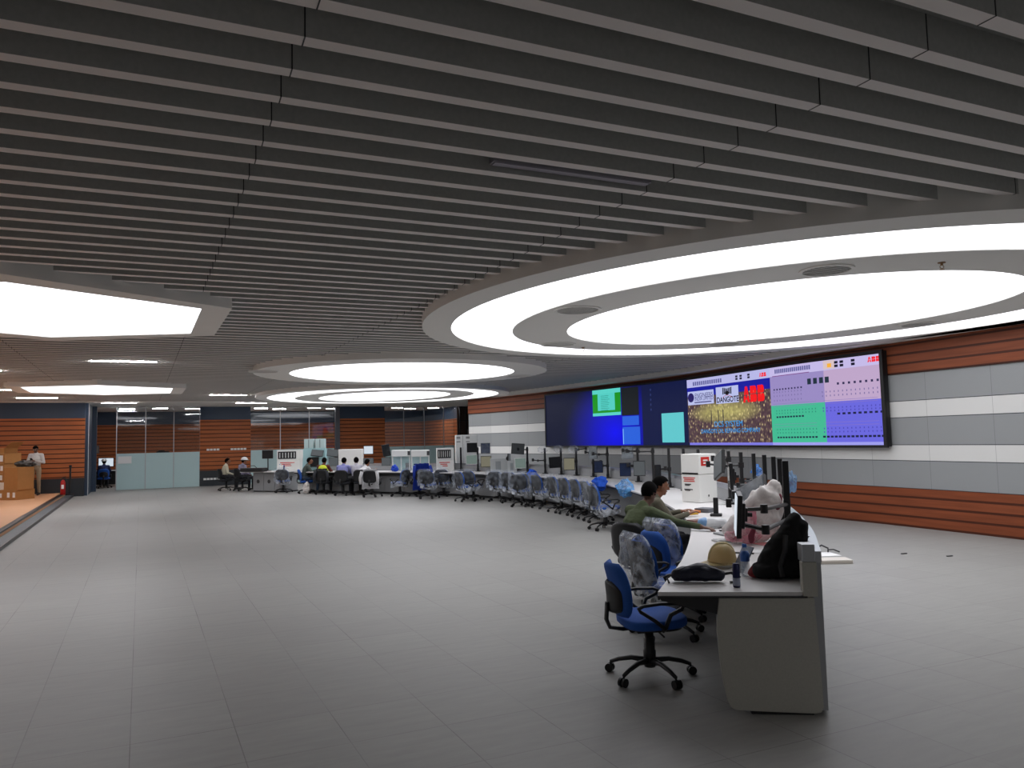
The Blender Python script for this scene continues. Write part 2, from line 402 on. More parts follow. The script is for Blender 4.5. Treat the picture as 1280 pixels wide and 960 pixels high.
# luminous ceiling shapes ------------------------------------------------
def ellipse(c, au, aw, tilt, n=96):
    out = []
    for i in range(n):
        a = 2*PI*i/n; x, y = aw*math.cos(a), au*math.sin(a); ct, st = math.cos(tilt), math.sin(tilt)
        out.append(uw(c[0]+x*ct-y*st, c[1]+x*st+y*ct))
    return out
def annulus(bm, A, B, z0, z1, mi=0):
    n = len(A); R = [[bm.verts.new((p.x,p.y,z)) for p in C] for C, z in ((A,z0),(B,z0),(B,z1),(A,z1))]; fs = []
    for i in range(n):
        j = (i+1) % n
        for a, b in ((0,1),(1,2),(2,3),(3,0)): fs.append(bm.faces.new((R[a][i], R[a][j], R[b][j], R[b][i])))
    for f in fs: f.material_index = mi
    bmesh.ops.recalc_face_normals(bm, faces=fs)
def oval_light(c, rings, tilt, label, n=96):
    ctr = uw(*c); t = empty('luminous_ceiling_light', (ctr.x,ctr.y,ZR), 0, label, 'ceiling light'); off = Vector((ctr.x,ctr.y,ZR))
    E = [[p-Vector((ctr.x,ctr.y,0)) for p in ellipse(c, bu, aw, tilt, n)] for (bu, aw) in rings]
    bm = NB(); annulus(bm, E[0], E[1], 0, 0.27); mk('frame', bm, GYP, t)
    if len(E) == 4:
        bm = NB(); annulus(bm, E[1], E[2], 0.012, 0.02); mk('light_ring', bm, LUM, t)
        bm = NB(); annulus(bm, E[2], E[3], 0, 0.05); mk('inner_band', bm, GYP, t)
    bm = NB(); prism(bm, [p[:2] for p in E[-1]], 0.012, 0.02); mk('light_disc', bm, LUM, t)
    return t
oval_light((7.73,7.7), [(4.50,5.22),(4.09,4.81),(3.15,3.97),(2.345,3.12)], math.radians(-77.5), 'large oval luminous ceiling light with a glowing ring, nearest the video wall at right')
oval_light((5.6,17.1), [(3.35,3.4),(2.6,2.62)], 0, 'plain round luminous ceiling disc with one wide grey frame, middle of the hall')
oval_light((7.78,26.15), [(4.30,4.95),(3.92,4.55),(2.95,3.9),(2.12,3.08)], math.radians(-82), 'farthest oval luminous ceiling light with ring, above the far desks')
def hexa(c, hw, w1, w2):
    cu, cw = c; return [(cu,cw-w2),(cu+hw,cw-w1),(cu+hw,cw+w1),(cu,cw+w2),(cu-hw,cw+w1),(cu-hw,cw-w1)]
def hex_light(c, inn, out, label):
    ctr = uw(*c); t = empty('luminous_ceiling_light', (ctr.x,ctr.y,ZR), 0, label, 'ceiling light')
    I = [uw(*p)-Vector((ctr.x,ctr.y,0)) for p in hexa(c,*inn)]; O = [uw(*p)-Vector((ctr.x,ctr.y,0)) for p in hexa(c,*out)]
    bm = NB(); annulus(bm, O, I, 0, 0.27); mk('frame', bm, GYP, t)
    bm = NB(); prism(bm, [p[:2] for p in I], 0.012, 0.02); mk('light_panel', bm, LUM, t)
hex_light((-1.17,10.45), (1.79,1.08,2.02), (2.11,1.2,2.42), 'hexagonal luminous ceiling panel cut by the left edge of the photo')
hex_light((-1.0,23.75), (1.78,1.05,1.98), (2.11,1.22,2.30), 'far hexagonal luminous ceiling panel above the entrance side')

oval_light((5.6,-6.2), [(3.35,3.4),(2.6,2.62)], 0, 'added round luminous disc over the rear of the hall, unseen, lighting camera-facing surfaces')  # added disc behind the camera, out of view, to light surfaces facing it
hex_light((-3.6,-4.6), (1.79,1.08,2.02), (2.11,1.2,2.42), 'added hexagonal luminous panel over the rear of the hall, unseen, lighting camera-facing surfaces')  # second added panel, also unseen, brightening the near end from behind
# tubes
def tube_light(u, w, z, label, on=True, L=1.18, wd=0.07):
    p = uw(u, w, z); t = empty('linear_ceiling_light', p, math.atan2(BD.y,BD.x), label, 'ceiling light')
    bm = NB(); rbox(bm, (0,0,0.03), (L,wd,0.05), 0.004); mk('housing', bm, WHITE if on else TUBEOFF, t)
    bm = NB(); rbox(bm, (0,0,0.002), (L-0.03,wd-0.012,0.008), 0.002); mk('diffuser', bm, TUBE if on else mat('diffuser_off',(168,164,176),0.4), t)
for u, w, z, l in [(-0.31,16.55,ZB-0.02,'lit linear ceiling light alone between the near hexagon and the far hexagon'),
                   (2.64,27.0,ZB-0.02,'lit linear ceiling light in front of the left wooden pillar, nearer one'),
                   (-3.07,29.0,ZB-0.02,'lit linear ceiling light in front of the wooden wall behind the standing man'),
                   (-3.55,25.1,ZB-0.02,'lit linear ceiling light at the left edge beside the far hexagon'),
                   (-3.25,19.07,ZB-0.02,'lit linear ceiling light cut by the left edge of the photo'),
                   (-0.74,31.6,3.40,'linear ceiling light in front of the frosted entrance partition'),
                   (3.95,31.6,3.40,'linear ceiling light before the left wooden pillar, farther one')]:
    tube_light(u, w, z, l)
tube_light(2.55, 4.165, ZB+0.03, 'unlit linear fitting sunk between slats overhead', on=False)
for i, (u, w) in enumerate([(-0.55,37.0),(0.75,36.3),(2.1,37.0),(3.3,36.2),(5.0,36.5),(5.95,37.3),(7.4,36.4),(8.5,37.3),(11.6,36.6),(12.6,37.6),(13.6,36.8)]):
    tube_light(u, w, 3.41, 'small corridor ceiling light behind the glass, ' + ['first from the left','second from the left, behind the entrance','third from the left','at the left side of the left pillar','just right of the left pillar','second right of the left pillar','third right of the left pillar','just left of the right pillar','right of the right pillar','brightest, above the glass corner','last at the right'][i], L=0.62)
# unseen linear lights added over the platform to brighten camera-facing surfaces
for i, (u, w) in enumerate([(-5.5,8.0),(-5.5,14.0),(-6.0,22.0),(-6.0,28.0)]):
    tube_light(u, w, ZB-0.02, 'added unseen linear light over the raised platform, row %s from the rear' % ['first','second','third','fourth'][i])

# vents and sprinklers in the big oval
def vent(p, r, label):
    t = empty('air_vent', p, A0, label, 'ceiling vent', None)
    bm = NB(); annulus(bm, [Vector((math.cos(2*PI*i/40)*r,math.sin(2*PI*i/40)*r,0)) for i in range(40)], [Vector((math.cos(2*PI*i/40)*r*.86,math.sin(2*PI*i/40)*r*.86,0)) for i in range(40)], -0.012, 0.004); mk('ring', bm, GYP, t)
    bm = NB()
    for j in range(9):
        y = (-0.8+j*0.2)*r*0.86; hw = math.sqrt(max(0,(r*0.86)**2-y*y)); rbox(bm, (0,y,-0.002), (2*hw,r*0.05,0.008), 0.001)
    mk('slats', bm, GYP, t); bm = NB(); lathe(bm, [(r*0.86,0.0),(r*0.86,0.003)], n=40); mk('throat', bm, BLACK, t)
for (x, y), l in [((722,387),'left side of the big oval, nearer one'),((698,430),'far left of the big oval, small and dark'),((905,429),'far side of the big oval band'),((1147,405),'far right of the big oval band'),((1033,337),'near side of the big oval, clearest one')]:
    p = onz(x, y, ZR); p.z = ZR; vent(p-Vector((0,0,0.003)), 0.30 if x < 1000 else 0.26, 'round air vent, '+l)
for (x, y), l in [((330,464),'left end of the plain round disc frame'),((648,469.6),'right end of the plain round disc frame')]:
    p = onz(x, y, ZR); vent(p-Vector((0,0,0.003)), 0.33, 'round air vent at the '+l)
for (x, y), l in [((1177,328),'sprinkler head hanging from the near grey band of the big oval'),((729,434),'sprinkler head at the far left of the big oval'),((470,491.5),'sprinkler head under the farthest oval light')]:
    p = onz(x, y, ZR); t = empty('sprinkler_head', p, 0, l, 'sprinkler')
    bm = NB(); lathe(bm, [(0.035,0),(0.035,-0.008),(0.012,-0.012),(0.012,-0.03)], n=14); mk('escutcheon', bm, mat('brass',(150,120,84),0.4,0.6), t)
    bm = NB(); tube(bm, [(-0.012,0,-0.03),(-0.02,0,-0.045),(0,0,-0.065),(0.02,0,-0.045),(0.012,0,-0.03)], 0.004, 6); lathe(bm, [(0.022,-0.066),(0.022,-0.07)], n=12); mk('deflector', bm, mat('brass',(150,120,84)), t)

# ------------------------------------------------------------------ glazed back partition
def glass_bay(name, u0, u1, joints, w=35.2, fro=True, door=None):
    t = empty(name, uw(u0,w), 0); struct(t); loc0 = uw(u0,w)
    def L(u, ww, z): return uw(u,ww,z)-loc0
    us = [u0]+joints+[u1]
    for a, b in zip(us, us[1:]):
        if door and abs(a-door[0]) < 0.01: continue
        c = (L(a,w,0)+L(b,w,0))/2
        bm = NB(); box(bm, (c.x,c.y,(1.49+3.46)/2 if fro else 1.73), (b-a-0.015,0.012,3.46-1.49 if fro else 3.46), rz(A0)); mk('pane', bm, GLASS, t)
        if fro:
            bm = NB(); box(bm, (c.x,c.y,0.745), (b-a-0.015,0.014,1.49), rz(A0)); mk('frosted_pane', bm, FROST, t)
    for u in joints:
        bm = NB(); c = L(u,w,1.73); box(bm, c, (0.03,0.04,3.46), rz(A0)); mk('mullion', bm, ALU, t)
    bm = NB(); c = (L(u0,w,3.44)+L(u1,w,3.44))/2; box(bm, c, (u1-u0,0.08,0.05), rz(A0)); mk('head_rail', bm, ALU, t)
    return t
glass_bay('window_1', -1.70, 2.29, [-0.90,0.18,1.26], door=(-1.70,))
glass_bay('window_2', 4.38, 8.10, [5.655,6.943]); glass_bay('window_3', 10.52, 14.12, [11.47,12.52,13.54])
bm = NB(); c = uw(-1.80,32.35); box(bm, (c.x,c.y,1.73), (0.10,0.12,3.46), rz(A0)); struct(mk('trim_1', bm, WHITE))
bm = NB(); c = uw(-1.69,34.9); box(bm, (c.x,c.y,1.73), (0.17,0.3,3.46), rz(A0)); struct(mk('trim_2', bm, NAVY))
bm = NB(); c = uw(8.21,35.1); box(bm, (c.x,c.y,1.73), (0.2,0.2,3.46), rz(A0)); struct(mk('trim_3', bm, mat('post_grey',(82,84,92),0.5)))
# corridor floor strip seen through the door is the same floor; sockets
def sockets(px, y, n, label, w=35.2, d=3.6, wd=0.11):
    p = onw(px, y, w-0.03); t = empty('socket_strip', p, A0, label, 'socket'); 
    for i in range(n):
        bm = NB(); rbox(bm, ((i)*0.135,0,0), (wd,0.02,0.085), 0.004); mk('socket_plate', bm, WHITE, t)
sockets(260,562.2,4,'row of white wall sockets on the wooden pillar, left group at mid height'); sockets(290,561.5,5,'row of white wall sockets on the wooden pillar, right group at mid height')
sockets(256,599,5,'row of white sockets low on the dark base of the pillar')
# dark lattice cabinet beside the far end of the video wall
p = uw(14.75,34.8); t = empty('open_steel_rack', p, A0, 'tall dark open lattice rack between the glass corner and the striped wall', 'rack')
for x in (-0.5,-0.17,0.17,0.5): bm = NB(); rbox(bm, (x,0,1.7), (0.05,0.05,3.4), 0.004); mk('upright', bm, BLKM, t)
for z in (0.3,1.2,2.7,3.35): bm = NB(); rbox(bm, (0,0,z), (1.1,0.07,0.05), 0.004); mk('crossbar', bm, BLKM, t)
bm = NB(); rbox(bm, (0,0.25,1.7), (1.1,0.02,3.4), 0.004); mk('back_panel', bm, mat('rack_back',(58,40,34),0.6), t)
bm = NB(); rbox(bm, (0.0,-0.05,2.1), (0.25,0.06,0.3), 0.01); mk('control_box', bm, mat('box_grey',(96,92,92),0.5), t)

# ------------------------------------------------------------------ raised platform at left
bm = NB(); prism(bm, [uw(-2.45,4)[:2], uw(-2.45,31.97)[:2], uw(-8.98,31.97)[:2], uw(-8.98,4)[:2]], 0.0, 0.15, 0)
prism(bm, [uw(-2.56,4,0)[:2], uw(-2.44,4)[:2], uw(-2.44,31.9)[:2], uw(-2.56,31.9)[:2]], 0.12, 0.157, 1)
prism(bm, [uw(-2.44,4)[:2], uw(-2.20,4)[:2], uw(-2.20,31.9)[:2], uw(-2.44,31.9)[:2]], 0.0, 0.06, 2)
prism(bm, [uw(-2.20,4)[:2], uw(-2.17,4)[:2], uw(-2.17,31.9)[:2], uw(-2.20,31.9)[:2]], 0.0, 0.065, 3)
pf = struct(mk('floor_platform', bm, [mat('platform_floor',(214,160,118),0.6,noise_amt=0.08,nscale=2), BLKM, mat('step_rubber',(88,96,100),0.5,noise_amt=0.35,nscale=5), BLKM]))
# ------------------------------------------------------------------ video wall
VS = offset(W, 0.14)
_p0, _, i0 = atx(VS, 1106.5, 2.3); _p1, _, i1 = atx(VS, 681.6, 2.3)
SC = [_p0]+[VS[i] for i in range(int(i0)+1, int(i1)+1)]+[_p1]
SC = spline([(p.x,p.y) for p in SC], 0.12); SC = SC[::-1]      # far (left in the photo) -> near (right)
SL = [0.0]
for a, b in zip(SC, SC[1:]): SL.append(SL[-1]+(b-a).length)
SN = [-n for n in normals(SC)]                                   # towards the room
if SN[0].x > 0: SN = [-n for n in SN]
def spt(s, z, off=0.0):
    s = max(0, min(SL[-1], s)); j = 0
    lo, hi = 0, len(SL)-2
    while lo < hi:
        m = (lo+hi+1)//2
        if SL[m] <= s: lo = m
        else: hi = m-1
    j = lo; t = (s-SL[j])/(SL[j+1]-SL[j]); p = SC[j].lerp(SC[j+1], t)+SN[j]*off
    return Vector((p.x, p.y, z))
def s_of(px, z=2.3):
    lo, hi = 0.0, SL[-1]
    for _ in range(40):
        m = (lo+hi)/2
        if pj(spt(m, z))[0] < px: lo = m
        else: hi = m
    return lo
def z_of(px, py):
    s = s_of(px); lo, hi = 0.5, 4.0
    for _ in range(40):
        m = (lo+hi)/2
        if pj(spt(s, m))[1] > py: lo = m
        else: hi = m
    return lo
Z0, Z1 = 1.47, 3.19
VW = empty('video_wall', (0,0,0), 0, 'long curved video wall showing blue desktops, a night cityscape with logos and control pages', 'video wall')
def patch(name, s0, s1, z0, z1, off, m, parent=VW, th=0.006, step=0.25):
    bm = NB(); n = max(1, int((s1-s0)/step)); uvl = bm.loops.layers.uv.verify(); R = []
    for i in range(n+1):
        s = s0+(s1-s0)*i/n; R.append([bm.verts.new(spt(s,z0,off-th)), bm.verts.new(spt(s,z0,off)), bm.verts.new(spt(s,z1,off)), bm.verts.new(spt(s,z1,off-th))])
    for i in range(n):
        a, b = R[i], R[i+1]
        for j in range(4):
            f = bm.faces.new((a[j], b[j], b[(j+1)%4], a[(j+1)%4]))
            for l in f.loops:
                k = i if l.vert in a else i+1
                l[uvl].uv = (s0+(s1-s0)*k/n, l.vert.co.z)
    bm.faces.new(R[0]); bm.faces.new(R[-1][::-1]); bmesh.ops.recalc_face_normals(bm, faces=bm.faces[:])
    return mk(name, bm, m, parent)
def em(name, rgb, k=1.0): return mat(name, rgb, 0.4, emit=k*EMK)
# frame + body
patch('cabinet', 0, SL[-1], Z0-0.03, Z1+0.03, -0.005, BLACK, th=0.10)
for a, b in ((Z0-0.05, Z0),(Z1, Z1+0.05)): patch('bezel', 0, SL[-1], a, b, 0.02, BLACK, th=0.05)
patch('bezel', 0, 0.05, Z0, Z1, 0.02, BLACK, th=0.05); patch('bezel', SL[-1]-0.07, SL[-1], Z0, Z1, 0.02, BLACK, th=0.05)
# desktop background: navy with a blue glow around the start-window logo
s_glow = s_of(768); glow_w = s_of(800)-s_of(735)
m = bpy.data.materials.new('desktop_glow'); m.use_nodes = True; nt = m.node_tree; b = nt.nodes['Principled BSDF']
uvn = nt.nodes.new('ShaderNodeUVMap'); sp = nt.nodes.new('ShaderNodeSeparateXYZ'); nt.links.new(uvn.outputs[0], sp.inputs[0])
dx = math_n(nt,'ABSOLUTE', math_n(nt,'DIVIDE', math_n(nt,'SUBTRACT', sp.outputs[0], s_glow), glow_w*1.05))
dz = math_n(nt,'DIVIDE', math_n(nt,'SUBTRACT', sp.outputs[1], 1.85), 1.9)
d2 = math_n(nt,'SQRT', math_n(nt,'ADD', math_n(nt,'MULTIPLY',dx,dx), math_n(nt,'MULTIPLY',dz,dz)))
g = math_n(nt,'MAXIMUM', math_n(nt,'SUBTRACT', 1.0, d2), 0.0); g = math_n(nt,'POWER', g, 1.5)
nt.links.new(mixc(nt, g, s2l((13,18,44)), s2l((4,6,235))), b.inputs['Emission Color']); b.inputs['Emission Strength'].default_value = EMK
b.inputs['Specular IOR Level'].default_value = 0.1; b.inputs['Base Color'].default_value = (0.01,0.01,0.01,1); b.inputs['Roughness'].default_value = 0.4
sA, sB, sC, sD, sE = 0.05, s_of(803), s_of(860), s_of(964), SL[-1]-0.07
patch('desktop_screen', sA, sB, Z0, Z1, 0.0, m)
patch('desktop_screen', sB, sC, Z0, Z1, 0.0, em('desktop_navy', (14,22,62)))
patch('dark_window', s_of(777.5), s_of(799), z_of(788,519), Z1-0.02, 0.003, em('dark_window', (22,26,30)))
patch('light_blue_window', s_of(778), s_of(798.5), z_of(788,531.5), z_of(788,520), 0.004, em('lt_blue', (38,92,210)))
patch('light_blue_window', s_of(778), s_of(799.5), Z0+0.03, z_of(788,533.5), 0.004, em('lt_blue', (38,92,210)))
patch('window_glint', s_of(778.2), s_of(779), Z0+0.03, z_of(779,536), 0.006, em('glint', (120,180,240)))
gw0, gw1 = s_of(741.5), s_of(776.5); gz0, gz1 = z_of(759,519.5), z_of(759,486.5)
patch('green_window', gw0, gw1, gz0, gz1, 0.004, em('green', (22,140,30)))
patch('window_bar', gw0, gw1, gz1-0.13, gz1, 0.007, em('cyan', (84,200,190))); patch('window_bar', gw0, gw1, gz0, gz0+0.09, 0.007, em('cyan', (84,200,190)))
patch('document_page', s_of(748), s_of(769.3), gz0+0.16, gz1-0.13, 0.008, em('cyan2', (78,196,186)))
for i in range(9):
    zz = gz1-0.2-i*0.055; patch('text_line', s_of(752), s_of(752)+0.35+0.15*random.random(), zz-0.008, zz+0.008, 0.010, em('cyan_line', (40,140,130)))
patch('cyan_document', s_of(827), s_of(854.5), z_of(841,553), z_of(841,516), 0.004, em('cyan3', (92,190,196)))
for i in range(5): patch('desktop_icon', s_of(813.5), s_of(814.8), 3.0-i*0.14, 3.06-i*0.14, 0.004, em('icon', (44,56,104)))
# night city picture
mc = bpy.data.materials.new('night_city'); mc.use_nodes = True; nt = mc.node_tree; b = nt.nodes['Principled BSDF']
uvn = nt.nodes.new('ShaderNodeUVMap'); sp = nt.nodes.new('ShaderNodeSeparateXYZ'); nt.links.new(uvn.outputs[0], sp.inputs[0])
mp = nt.nodes.new('ShaderNodeMapping'); mp.inputs['Scale'].default_value = (1.0,0.62,1); nt.links.new(uvn.outputs[0], mp.inputs[0])
vo = nt.nodes.new('ShaderNodeTexVoronoi'); vo.inputs['Scale'].default_value = 19; nt.links.new(mp.outputs[0], vo.inputs['Vector'])
nz = nt.nodes.new('ShaderNodeTexNoise'); nz.inputs['Scale'].default_value = 9; nz.inputs['Detail'].default_value = 6; nt.links.new(uvn.outputs[0], nz.inputs['Vector'])
lit = math_n(nt,'POWER', math_n(nt,'MAXIMUM', math_n(nt,'SUBTRACT', 1.0, math_n(nt,'MULTIPLY', vo.outputs['Distance'], 1.7)), 0.0), 1.6)
c1 = mixc(nt, nz.outputs['Fac'], s2l((2,2,26)), s2l((104,78,84)))
c2 = mixc(nt, math_n(nt,'MULTIPLY', lit, math_n(nt,'POWER', math_n(nt,'MULTIPLY', vo.outputs['Color'], 1.2), 2.0)), c1, s2l((255,232,170)))
sm = (sC+sD)/2-0.1; ddx = math_n(nt,'DIVIDE', math_n(nt,'SUBTRACT', sp.outputs[0], sm), 1.5); ddz = math_n(nt,'DIVIDE', math_n(nt,'SUBTRACT', sp.outputs[1], 2.28), 0.30)
hz_ = math_n(nt,'MAXIMUM', math_n(nt,'SUBTRACT', 1.0, math_n(nt,'ADD', math_n(nt,'MULTIPLY',ddx,ddx), math_n(nt,'MULTIPLY',ddz,ddz))), 0.0)
c3 = mixc(nt, math_n(nt,'MULTIPLY', hz_, nz.outputs['Fac']), c2, s2l((214,206,120)))
nt.links.new(c3, b.inputs['Emission Color']); b.inputs['Emission Strength'].default_value = EMK; b.inputs['Specular IOR Level'].default_value = 0.1; b.inputs['Base Color'].default_value = (0.01,0.01,0.01,1)
zc = Z0+0.06
patch('city_picture', sC, sD, zc, 2.72, 0.0, mc); patch('picture_sky', sC, sD, 2.72, 2.96, 0.0, em('sky_blue', (22,26,150)))
patch('toolbar', sC, sD, 2.96, Z1-0.02, 0.0, em('toolbar', (176,176,222))); patch('task_bar', sC+0.03, sD, Z0, zc, 0.0, em('taskbar', (120,116,214)))
def uf(a, b, t): return a+(b-a)*t
for i in range(14): patch('toolbar_icon', uf(sC,sD,0.08+i*0.027), uf(sC,sD,0.08+i*0.027+0.018), 3.0, 3.10, 0.004, em('tb_ic', (96,96,150)))
for t_ in (0.62,0.67,0.76): 
    for zz in (3.01,3.07): patch('toolbar_icon', uf(sC,sD,t_), uf(sC,sD,t_+0.025), zz, zz+0.045, 0.004, em('tb_blk', (20,20,40)))
def textp(name, body, s, z, size, off, m, bold=0.0, xs=1.0, parent=VW, align='CENTER'):
    cu = bpy.data.curves.new('t', 'FONT'); cu.body = body; cu.size = size; cu.align_x = align; cu.align_y = 'CENTER'; cu.offset = bold; cu.extrude = 0
    o = bpy.data.objects.new('t', cu); COL.objects.link(o); bpy.context.view_layer.update()
    me = bpy.data.meshes.new_from_object(o.evaluated_get(bpy.context.evaluated_depsgraph_get())); bpy.data.objects.remove(o)
    for v in me.vertices: v.co = spt(s+v.co.x*xs, z+v.co.y, off)
    me.materials.clear(); me.materials.append(m); me.name = name
    o = bpy.data.objects.new(name, me); COL.objects.link(o); o.parent = parent; return o
lw = em('logo_card', (176,182,224)); ink = em('logo_ink', (34,24,92)); inkb = em('logo_blk', (14,14,20))
patch('logo_card', s_of(860.8), s_of(893), z_of(876,505.5), z_of(876,488.5), 0.004, lw)
patch('logo_card', s_of(896), s_of(924), z_of(910,503.8), z_of(910,482.8), 0.004, lw)
bm = NB(); cs, cz = s_of(864.8), z_of(864.8,497.3)
vsr = [bm.verts.new(spt(cs+0.135*math.cos(2*PI*i/24), cz+0.12*math.sin(2*PI*i/24), 0.008)) for i in range(24)]; bm.faces.new(vsr); mk('round_emblem', bm, ink, VW)
textp('lettering', 'ENGINEERS', s_of(880.8), z_of(880.5,493.9), 0.155, 0.008, ink, 0.0, 1.0); textp('lettering', 'INDIA LIMITED', s_of(880.8), z_of(880.5,498.3), 0.125, 0.008, ink, 0.0, 0.98)
patch('text_line', s_of(869), s_of(890), z_of(880,502.4)-0.012, z_of(880,502.4)+0.012, 0.008, ink)
textp('lettering', 'DANGOTE', s_of(910.3), z_of(910.3,499.4), 0.185, 0.008, inkb, 0.004, 1.0)
# emblem: spread-wing bird above an arc
bm = NB(); cs, cz = s_of(910), z_of(910,488.5)
for k in range(-3,4): 
    h = 0.09+0.015*abs(k); q = [spt(cs+k*0.055-0.02,cz-h*0.6,0.009), spt(cs+k*0.055+0.02,cz-h*0.6,0.009), spt(cs+k*0.055+0.024,cz+h*0.7,0.009), spt(cs+k*0.055-0.016,cz+h*0.55,0.009)]
    bm.faces.new([bm.verts.new(v) for v in q])
bm.faces.new([bm.verts.new(spt(cs+0.09*math.cos(a),cz-0.05+0.05*math.sin(a),0.0085)) for a in [2*PI*i/12 for i in range(12)]])
mk('bird_emblem', bm, inkb, VW)
bm = NB(); 
for i in range(10):
    a0, a1 = PI*(0.15+0.07*i), PI*(0.15+0.07*(i+1)); r0, r1 = 0.16, 0.175
    bm.faces.new([bm.verts.new(spt(cs+r*math.cos(a)*1.2, cz-0.22+r*math.sin(a)*0.7, 0.009)) for a, r in ((a0,r0),(a1,r0),(a1,r1),(a0,r1))])
mk('emblem_arc', bm, em('arc', (170,60,60)), VW)
redl = em('logo_red', (236,20,24)); za = z_of(944,492)
def logo3(s, z, h, w, m, off):
    # heavy block letters A B B, each split by a hairline cross
    A_ = [[(0,0),(.30,0),(.42,.42),(.14,.42)],[(.155,.46),(.43,.46),(.49,.66),(.49,1),(.33,1)],[(1,0),(.70,0),(.58,.42),(.86,.42)],[(.845,.46),(.57,.46),(.51,.66),(.51,1),(.67,1)],[(.36,.16),(.64,.16),(.60,.30),(.40,.30)]]
    B_ = [[(0,0),(.49,0),(.49,.18),(.28,.18),(.28,.34),(.49,.34),(.49,.48),(0,.48)],[(0,.52),(.49,.52),(.49,.64),(.28,.64),(.28,.82),(.49,.82),(.49,1),(0,1)],
          [(.51,0),(.80,0),(.95,.08),(1,.24),(.95,.42),(.86,.48),(.51,.48),(.51,.34),(.68,.34),(.72,.26),(.68,.18),(.51,.18)],[(.51,.52),(.84,.52),(.93,.62),(.95,.78),(.88,.94),(.74,1),(.51,1),(.51,.82),(.64,.82),(.68,.73),(.64,.64),(.51,.64)]]
    for k, G in enumerate((A_, B_, B_)):
        x0 = s-w/2+k*w/3*1.02; bm = NB()
        for poly in G:
            f = bm.faces.new([bm.verts.new(spt(x0+x*w*0.31, z-h/2+y*h, off)) for x, y in poly])
        bmesh.ops.triangulate(bm, faces=bm.faces[:]); mk('logo_letter', bm, m, VW)
logo3(s_of(943.5), za, 0.37, s_of(957)-s_of(930), redl, 0.014)
blu = em('caption_blue', (30,150,224)); textp('lettering', 'DCS SYSTEM', s_of(910), z_of(910,530), 0.19, 0.012, blu, 0.0, 1.1)
textp('lettering', 'DANGOTE OIL REFINING COMPANY', s_of(911), z_of(911,538.5), 0.145, 0.012, blu, 0.0, 1.0)
for t_ in (0.30,0.39,0.45): patch('picture_tower', uf(sC,sD,t_), uf(sC,sD,t_+0.008), 2.0, 2.33, 0.004, em('tower', (20,20,50)))
# control pages at right: four quadrants
sQ = s_of(1031.4); zq = (z_of(1000,504.5)+z_of(1070,500.5))/2
patch('page_upper_left', sD, sQ, zq, Z1-0.22, 0.0, em('q1', (146,132,186))); patch('page_upper_right', sQ, sE, zq, Z1-0.22, 0.0, em('q2', (182,158,192)))
patch('page_lower_left', sD, sQ, zc, zq, 0.0, em('q3', (62,178,140))); patch('page_lower_right', sQ, sE, zc, zq, 0.0, em('q4', (100,98,212)))
patch('toolbar', sD, sE, Z1-0.22, Z1-0.02, 0.0, em('toolbar2', (188,178,222))); patch('toolbar_tab', sQ, uf(sQ,sE,0.22), Z1-0.20, Z1-0.03, 0.003, em('tab', (206,186,190)))
patch('task_bar', sD, sE, Z0, zc, 0.0, em('taskbar2', (150,150,226)))
for i in range(18): patch('toolbar_icon', uf(sD,sE,0.06+i*0.021), uf(sD,sE,0.06+i*0.021+0.014), 3.03, 3.12, 0.004, em('tb_ic', (96,96,150)))
patch('toolbar_rule', uf(sD,sE,0.03), uf(sD,sE,0.42), 2.965, 2.98, 0.004, em('tb_rule', (120,70,130)))
for t_ in (0.645,0.69,0.78):
    for zz in (3.01,3.08): patch('toolbar_icon', uf(sD,sE,t_), uf(sD,sE,t_+0.028), zz, zz+0.05, 0.004, em('tb_blk', (20,20,40)))
patch('toolbar_alarm', uf(sD,sE,0.585), uf(sD,sE,0.62), 3.02, 3.1, 0.004, em('alarm', (236,170,60)))
logo3(uf(sD,sE,0.957), 3.08, 0.10, 0.28, redl, 0.008); logo3(uf(sC,sD,0.93), 3.05, 0.09, 0.25, redl, 0.008)
for t_ in (0.40,0.455,0.51,0.56): patch('status_block', uf(sD,sE,t_), uf(sD,sE,t_+0.033), 2.72, 2.84, 0.006, em('stat', (30,46,60)))
def dots(s0, s1, z, n, wd, h, m, nm='device_symbol'):
    bm = NB()
    for i in range(n):
        s = s0+(s1-s0)*i/max(1,n-1); bm.faces.new([bm.verts.new(spt(a,b_,0.006)) for a,b_ in ((s,z),(s+wd,z),(s+wd,z+h),(s,z+h))])
    mk(nm, bm, m, VW)
dk = em('sym_dark', (44,40,78)); dm = em('sym_mid', (112,100,150)); dn = em('sym_navy', (20,26,60)); dg = em('sym_green', (40,130,110)); db = em('sym_blue', (74,70,170))
def sf(t_): return uf(sD,sE,t_)
for z in (2.42,2.52,2.60): dots(sf(0.04), sf(0.33), z, 10, 0.02, 0.035, dm)
dots(sf(0.04), sf(0.33), 2.66, 10, 0.045, 0.035, dk); dots(sf(0.66), sf(0.97), 2.66, 8, 0.05, 0.045, dk)
for z in (2.44,2.52): dots(sf(0.53), sf(0.97), z, 14, 0.02, 0.035, dm)
dots(sf(0.06), sf(0.33), 2.06, 10, 0.06, 0.035, dn); dots(sf(0.06), sf(0.45), 1.62, 14, 0.06, 0.035, dn)
dots(sf(0.65), sf(0.985), 2.07, 9, 0.07, 0.04, dn); dots(sf(0.52), sf(0.985), 1.62, 15, 0.07, 0.04, dn)
for z in (2.14,2.2,1.72,1.79): dots(sf(0.06), sf(0.46), z, 14, 0.025, 0.03, dg); dots(sf(0.53), sf(0.98), z, 15, 0.025, 0.03, db)
for z in (2.36,2.30,1.92,1.86): patch('page_rule', sf(0.03), sf(0.47), z, z+0.007, 0.004, em('rule_a', (110,130,160))); patch('page_rule', sf(0.54), sf(0.97), z, z+0.007, 0.004, em('rule_b', (130,110,180)))
